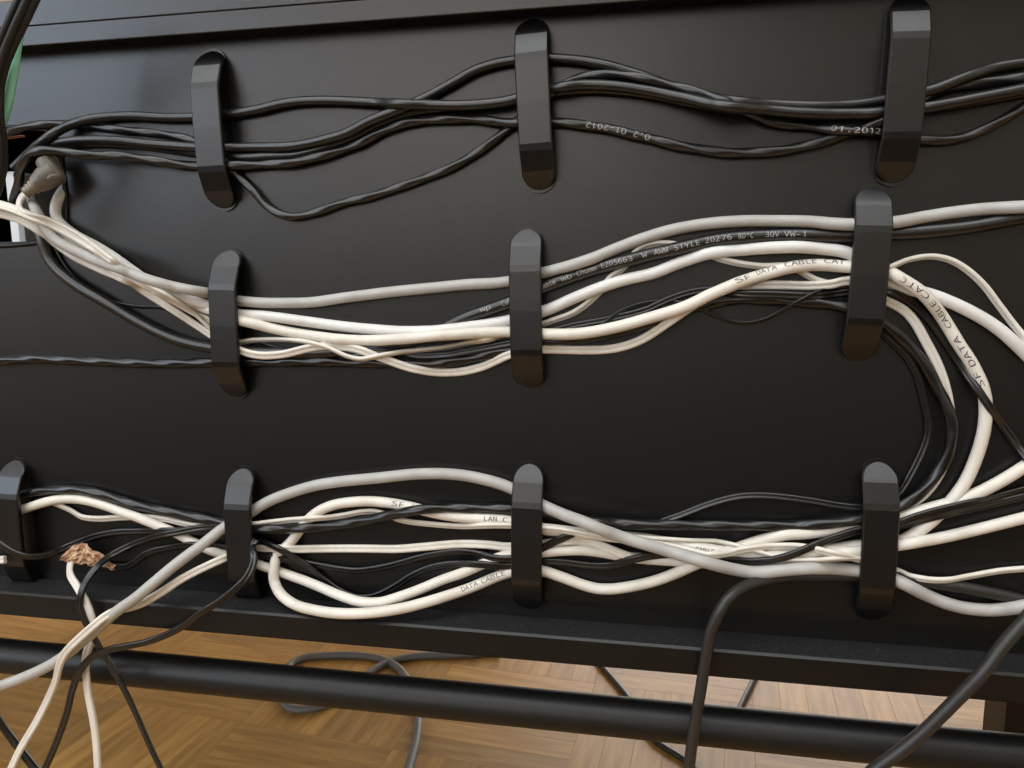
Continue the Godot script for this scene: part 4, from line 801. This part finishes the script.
	cable("Kp", "mains_cable", "dark grey power cord bending down over the ledge between two clips", "round", 2.7, "cord", 0.0, [168.7,207.7,3.3,158.7,209.8,3.3,138.4,213.0,3.3,126.5,214.2,3.3,113.9,215.8,3.3,101.5,215.5,3.3,88.3,215.0,3.3,78.3,214.3,3.3,66.6,213.2,3.0,63.1,212.9,3.6,59.6,212.7,4.6,56.0,212.6,6.2,50.4,212.6,9.6,44.5,212.5,14.1,40.5,212.0,17.2,37.2,211.1,20.2,34.6,209.8,22.6,32.3,207.8,24.3,29.7,203.8,25.7,27.4,198.6,26.0,25.6,192.9,26.0,23.9,181.2,26.0,21.5,161.1,26.0,19.1,141.8,26.0,17.1,119.3,26.0])
	cable("Ks", "mains_cable", "thick dark grey cord slanting down in front of the ledge near the bench leg", "round", 2.9, "cord", 0.0, [156.9,217.8,30.8,155.0,215.2,31.8,151.7,211.6,33.8,148.4,208.0,35.0,143.3,201.4,36.3,136.9,191.5,38.0,125.2,174.3,38.0,113.4,158.5,38.0,107.3,151.5,38.0,94.5,138.4,38.0])
	cable("B5", "black_cable", "black cable slanting down to the floor beyond the hanging wires", "round", 2.2, "blk2", 0.0, [-377.9,110.4,23.0,-375.3,106.2,22.7,-371.8,96.4,20.7,-369.5,91.9,20.1,-363.8,83.9,20.0,-351.9,69.0,20.0])
	cable("H0", "black_cable", "outermost black cable of the strand of three hanging past the top rail", "round", 1.75, "blk3", 0.0, [-275.5,492.1,55.0,-282.5,481.7,55.0,-288.2,474.6,54.4,-299.0,462.7,51.6,-302.6,457.9,50.4,-306.7,451.7,49.0,-309.1,446.9,48.1,-310.7,442.1,47.3,-312.5,434.0,45.9,-314.1,424.9,43.5,-317.7,413.8,40.5,-320.4,408.5,39.3,-324.6,401.4,38.1,-332.9,390.1,38.0])
	cable("H1", "black_cable", "middle black cable of the strand of three hanging past the top rail", "round", 1.75, "blk3", 0.0, [-269.5,491.0,57.0,-275.4,482.1,57.1,-280.9,475.0,56.6,-286.1,469.3,55.6,-294.8,460.3,53.2,-299.8,454.1,51.7,-302.8,449.4,50.7,-305.1,444.7,49.8,-306.7,439.9,49.1,-308.6,431.6,47.5,-310.0,424.4,45.5,-312.2,417.1,43.5,-314.5,411.6,42.1,-317.3,406.4,40.9,-320.5,401.1,40.1,-328.5,389.9,40.0])
	cable("H2", "black_cable", "black cable of the hanging strand of three nearest the green cable", "round", 1.75, "blk3", 0.0, [-266.9,491.5,55.0,-273.9,481.1,55.0,-279.7,474.0,54.4,-283.5,470.0,53.7,-294.6,459.1,50.8,-298.6,454.5,49.7,-301.8,449.8,48.7,-304.3,445.1,47.8,-306.5,438.6,46.8,-308.3,432.0,45.5,-310.3,422.9,43.0,-312.7,415.6,41.0,-314.2,411.8,40.1,-317.1,406.6,38.9,-320.3,401.3,38.1,-328.0,390.0,38.0])
	cable("green", "patch_cable", "mint green cable hanging beside the black strand at the top rail", "round", 2.1, "green", 0.0, [-290.2,482.0,44.0,-296.6,464.9,44.0,-299.8,453.7,44.0,-302.7,447.0,43.3,-307.4,438.2,41.8,-314.3,430.1,39.6,-320.6,423.1,38.4])
	cable("loop", "floor_cable", "grey cord looped on the parquet under the bench", "round", 3.2, "cordgrey", 0.0, [-168.4,3.2,-90.2,-172.5,3.2,-113.6,-175.4,3.2,-133.9,-178.7,3.2,-151.6,-182.0,3.2,-164.4,-188.1,3.2,-182.3,-199.0,3.2,-207.8,-206.3,3.2,-220.7,-210.6,3.2,-227.2,-220.0,3.2,-239.5,-225.0,3.2,-245.2,-230.3,3.2,-250.1,-236.2,3.2,-254.3,-242.3,3.2,-257.5,-248.3,3.2,-259.9,-253.6,3.2,-261.4,-263.8,3.2,-262.4,-283.3,3.2,-261.3,-292.5,3.2,-259.6,-309.8,3.2,-255.1,-313.9,3.2,-253.8,-317.6,3.2,-251.9,-320.7,3.2,-249.2,-323.3,3.2,-245.8,-325.4,3.2,-241.9,-326.6,3.2,-237.0,-326.4,3.2,-231.2,-325.2,3.2,-224.6,-321.5,3.2,-210.0,-318.8,3.2,-202.0,-315.3,3.2,-194.4,-310.3,3.2,-186.1,-304.6,3.2,-179.0,-298.8,3.2,-173.9,-293.1,3.2,-170.4,-288.4,3.2,-169.4,-280.2,3.2,-171.2,-276.5,3.2,-172.5,-270.0,3.2,-176.7,-267.2,3.2,-179.5,-262.9,3.2,-186.4,-259.6,3.2,-195.0,-256.8,3.2,-204.3,-252.8,3.2,-225.5,-247.9,3.2,-240.4,-243.7,3.2,-249.7,-241.1,3.2,-253.7,-237.8,3.2,-257.5,-234.2,3.2,-260.9,-226.3,3.2,-266.5,-218.0,3.2,-270.6,-209.2,3.2,-273.2,-186.2,3.2,-278.2,-142.3,3.2,-291.6], null, Vector3(0, 1, 0))
	cable("thin1", "floor_cable", "long dark cord lying slantwise on the parquet under the bench", "round", 2.4, "cord", 0.0, [-52.4,2.4,-293.5,-33.9,2.4,-260.6,-19.7,2.4,-233.2,-14.8,2.4,-221.7,-5.0,2.4,-191.2,-0.3,2.4,-181.8,5.4,2.4,-175.2,24.2,2.4,-158.2,27.2,2.4,-154.9,29.8,2.4,-151.1,36.9,2.4,-138.7], null, Vector3(0, 1, 0))
	cable("thin2", "floor_cable", "short stretch of dark cord on the parquet behind the hanging power cord", "round", 2.4, "cord", 0.0, [94.7,2.4,-311.7,83.9,2.4,-276.9,69.9,2.4,-235.5,62.0,2.4,-208.7], null, Vector3(0, 1, 0))
	lettering("DC", "wp", 285.5, 1.55, 8.0, false, "ink_pale", 5.6)
	lettering("DC", "Cab", 296.7, 1.55, 8.0, false, "ink_pale", 5.0)
	lettering("DC", "Cable", 316.9, 1.55, 8.0, false, "ink_pale", 8.0)
	lettering("DC", "wb", 327.7, 1.55, 8.0, false, "ink_pale", 5.4)
	lettering("DC", "Chumm", 335.7, 1.55, 8.0, false, "ink_pale", 9.4)
	lettering("DC", "E205663", 347.8, 1.55, 8.0, false, "ink_pale", 14.5)
	lettering("DC", "W", 366.4, 1.55, 8.0, false, "ink_pale", 2.7)
	lettering("DC", "AWM", 372.7, 1.55, 8.0, false, "ink_pale", 6.9)
	lettering("DC", "STYLE", 382.5, 1.55, 8.0, false, "ink_pale", 10.5)
	lettering("DC", "20276", 395.8, 1.55, 8.0, false, "ink_pale", 12.1)
	lettering("DC", "80°C", 410.6, 1.55, 8.0, false, "ink_pale", 6.7)
	lettering("DC", "30V", 422.5, 1.55, 8.0, false, "ink_pale", 5.9)
	lettering("DC", "VW-1", 430.4, 1.55, 8.0, false, "ink_pale", 9.0)
	lettering("D", "0.2 01-2012", 336.0, 2.7, 5.0, true, "ink_pale", 29.7)
	lettering("F", "01.2012", 462.5, 2.4, 10.0, false, "ink_pale", 19.1)
	lettering("W3", "SF", 419.7, 2.0, 30.0, false, "ink", 7.1)
	lettering("W3", "DATA", 431.1, 2.3, 42.0, false, "ink", 9.7)
	lettering("W3", "CABLE", 443.8, 2.3, 42.0, false, "ink", 13.2)
	lettering("W3", "CAT", 460.4, 2.3, 45.0, false, "ink", 9.5)
	lettering("W3", "C", 493.6, 2.3, -5.0, true, "ink", 2.1)
	lettering("W3", "CAT", 497.1, 2.3, -5.0, true, "ink", 9.8)
	lettering("W3", "CABLE", 508.9, 2.3, -8.0, true, "ink", 16.7)
	lettering("W3", "DATA", 530.2, 2.3, -10.0, true, "ink", 15.3)
	lettering("W3", "SF", 548.4, 2.3, -20.0, true, "ink", 7.2)
	lettering("W3", "SF", 883.3, 2.3, -25.0, true, "ink", 6.4)
	lettering("W3", "LAN", 872.6, 2.3, -40.0, true, "ink", 6.4)
	lettering("W3", "LAN C", 828.6, 2.3, -20.0, true, "ink", 11.8)
	lettering("W3", "DATA", 1096.1, 2.2, 35.0, false, "ink", 10.3)
	lettering("W3", "CABLE", 1108.6, 2.2, 30.0, false, "ink", 13.9)
	lettering("W3", "CABLE", 725.7, 2.2, 0.0, true, "ink", 8.9)

func build_extras() -> void:
	# grey moulded plug at the opening, its wire running off with the white cables
	var a := Vector3(-310.8, 412.9, 10.0) * 0.001
	var b := Vector3(-322.4, 403.6, 15.0) * 0.001
	var d := (b - a).normalized()
	var p := thing("plug_connector", a)
	tag(p, "grey moulded plug with ribbed sleeve hanging at the cable opening", "plug")
	put("body", lathe([[0, 0], [0.0, 0.0052], [0.06, 0.006], [0.62, 0.006], [0.75, 0.0054], [1, 0.0046], [1, 0]], Vector3.ZERO, d * 0.0125), mats.plug, p)
	var side := d.cross(Vector3(0, 0, 1)).normalized()
	put("socket_end", lathe([[0, 0], [0, 0.0046], [0.08, 0.0054], [0.92, 0.0054], [1, 0.0046], [1, 0]], side * -0.005 + d * 0.004, side * 0.008 + d * 0.001), mats.plug, p)
	var rib := []
	for k in 4:
		var t := k / 4.0
		rib.append([t, 0.0042 - 0.0005 * k]); rib.append([t + 0.15, 0.0042 - 0.0005 * k]); rib.append([t + 0.16, 0.0033 - 0.0004 * k]); rib.append([t + 0.24, 0.0033 - 0.0004 * k])
	rib.push_front([0, 0]); rib.append([1.0, 0.0034]); rib.append([1.0, 0])
	put("strain_relief", lathe(rib, d * 0.012, d * 0.020), mats.plug_end, p)
	cable("T4", "wire", "", "twin", 1.1, "cream", 20.0, [-19.7,-9.4,-2.5,-26.9,-12.0,-5.4,-29.1,-13.5,-6.0,-29.9,-15.6,-5.6,-29.1,-17.9,-4.1,-26.1,-20.1,-2.2,-22.3,-22.0,-0.4,-19.2,-22.8,1.1,-16.3,-23.4,2.0,-14.1,-23.9,2.1,-12.3,-24.4,1.7,-8.2,-26.1,-1.2,-5.0,-27.7,-2.3,5.8,-33.4,-3.0,11.1,-36.6,-2.9,13.1,-37.7,-2.5,15.6,-38.9,-1.4,19.0,-40.1,0.8,33.5,-44.9,11.4,36.7,-46.1,13.4,38.5,-47.2,13.7,39.2,-48.3,12.4,39.1,-49.4,10.2,37.7,-55.7,-3.8,38.3,-56.9,-5.2,40.1,-58.1,-5.1,42.8,-59.2,-3.6,49.6,-61.3,1.0,52.4,-62.4,2.2,54.3,-63.5,2.2,55.5,-64.6,1.1,57.4,-66.7,-1.9,58.6,-67.8,-3.1,61.3,-70.0,-5.2,64.3,-72.2,-6.8,68.2,-74.4,-7.4,72.5,-76.5,-7.3,85.9,-81.6,-7.3], p)
	# white adapter standing inside the bench behind the opening
	var ad := thing("power_adapter", Vector3(-0.3635, 0.304, -0.040))
	tag(ad, "white power adapter standing inside the bench behind the opening", "adapter")
	put("housing", box_mesh(Vector3(0.009, 0.113, 0.05), 0.002), mats.adapter, ad).position = Vector3(0, 0.0565, 0)
	put("status_window", box_mesh(Vector3(0.005, 0.003, 0.002), 0.0004), mats.ink, ad).position = Vector3(0, 0.09, 0.0255)
	var bxx := thing("added_dark_box", Vector3(-0.4113, 0.304, -0.11))  # added box, covers the bright view through the cable opening
	tag(bxx, "black box added inside the bench to darken the view behind the plug", "box")
	put("case", box_mesh(Vector3(0.16, 0.155, 0.07), 0.003), mats.rail, bxx).position = Vector3(0.08, 0.0775, 0)
	for k in 6:
		put("vent_rib", box_mesh(Vector3(0.0012, 0.10, 0.002), 0.0003), mats.cord, bxx).position = Vector3(0.008 + k * 0.008, 0.08, 0.036)
	# dry leaf caught in the wires
	var lf := leaf_mesh()
	var o := put("dry_leaf", lf, mats.leaf)
	tag(o, "crumpled dry brown leaf caught among the thin black wires", "leaf")
	# loose copper strands where the black cable enters the opening
	var cs := []
	for k in 2:
		cs.append(path_of([-345.2,431.9,4.0,-340.6,431.5,5.0,-336.8,431.9,5.0,-333.4,432.2,4.0]))
	var st := SurfaceTool.new()
	for k in 2:
		var q: PackedVector3Array = cs[k]
		for i in q.size(): q[i] += Vector3(0.0, (k - 1) * 0.0007, 0.0004 * (k % 2))
		st.append_from(sweep(q, frames(q, Vector3(0, 0, 1)), "round", 0.00016, 0.0), 0, Transform3D.IDENTITY)
	put("copper_shield", st.commit(), mats.copper, runs["F"].node)

func leaf_mesh() -> ArrayMesh:
	var n := FastNoiseLite.new()
	n.seed = 4
	n.frequency = 0.05
	var c := Vector3(-315.9, 199.4, 10.0) * 0.001
	var st := SurfaceTool.new()
	st.begin(Mesh.PRIMITIVE_TRIANGLES)
	st.set_smooth_group(-1)
	var nu := 26
	var nv := 9
	var grid := []
	for i in nu + 1:
		var row := []
		var u := float(i) / nu
		# ragged outline: narrow stalk end, broad crumpled blade, thin tip
		var w: float = 1.3 + 6.0 * pow(sin(PI * clampf(u * 1.12, 0.0, 1.0)), 0.7) + 1.3 * n.get_noise_1d(i * 3.7)
		if u > 0.82: w = lerpf(w, 1.5, (u - 0.82) / 0.18)
		for j in nv + 1:
			var v := float(j) / nv * 2.0 - 1.0
			var x := (u - 0.5) * 33.0
			var lift := 6.5 * sin(PI * clampf(u * 1.1, 0, 1)) if v > -2.0 else 0.0
			row.append(c + Vector3(x, v * w * 0.78 + lift * 0.55 - u * 4.2 + 2.2 * n.get_noise_2d(i * 2.0, 3.0), 3.0 * n.get_noise_2d(i * 2.6, j * 3.4) + 1.8 * n.get_noise_2d(i * 5.5, j * 7.0) - v * v * 2.2) * 0.001)
		grid.append(row)
	for i in nu:
		for j in nv:
			for back in [0.0, 0.0004]:
				var k := Vector3(0, 0, -back)
				var q: Array = [grid[i][j] + k, grid[i + 1][j] + k, grid[i + 1][j + 1] + k, grid[i][j + 1] + k]
				st.set_uv(Vector2(i * 0.07, j * 0.1))
				poly(st, q, Vector3(0, 0, 1 if back == 0.0 else -1))
	st.generate_normals()
	return st.commit()
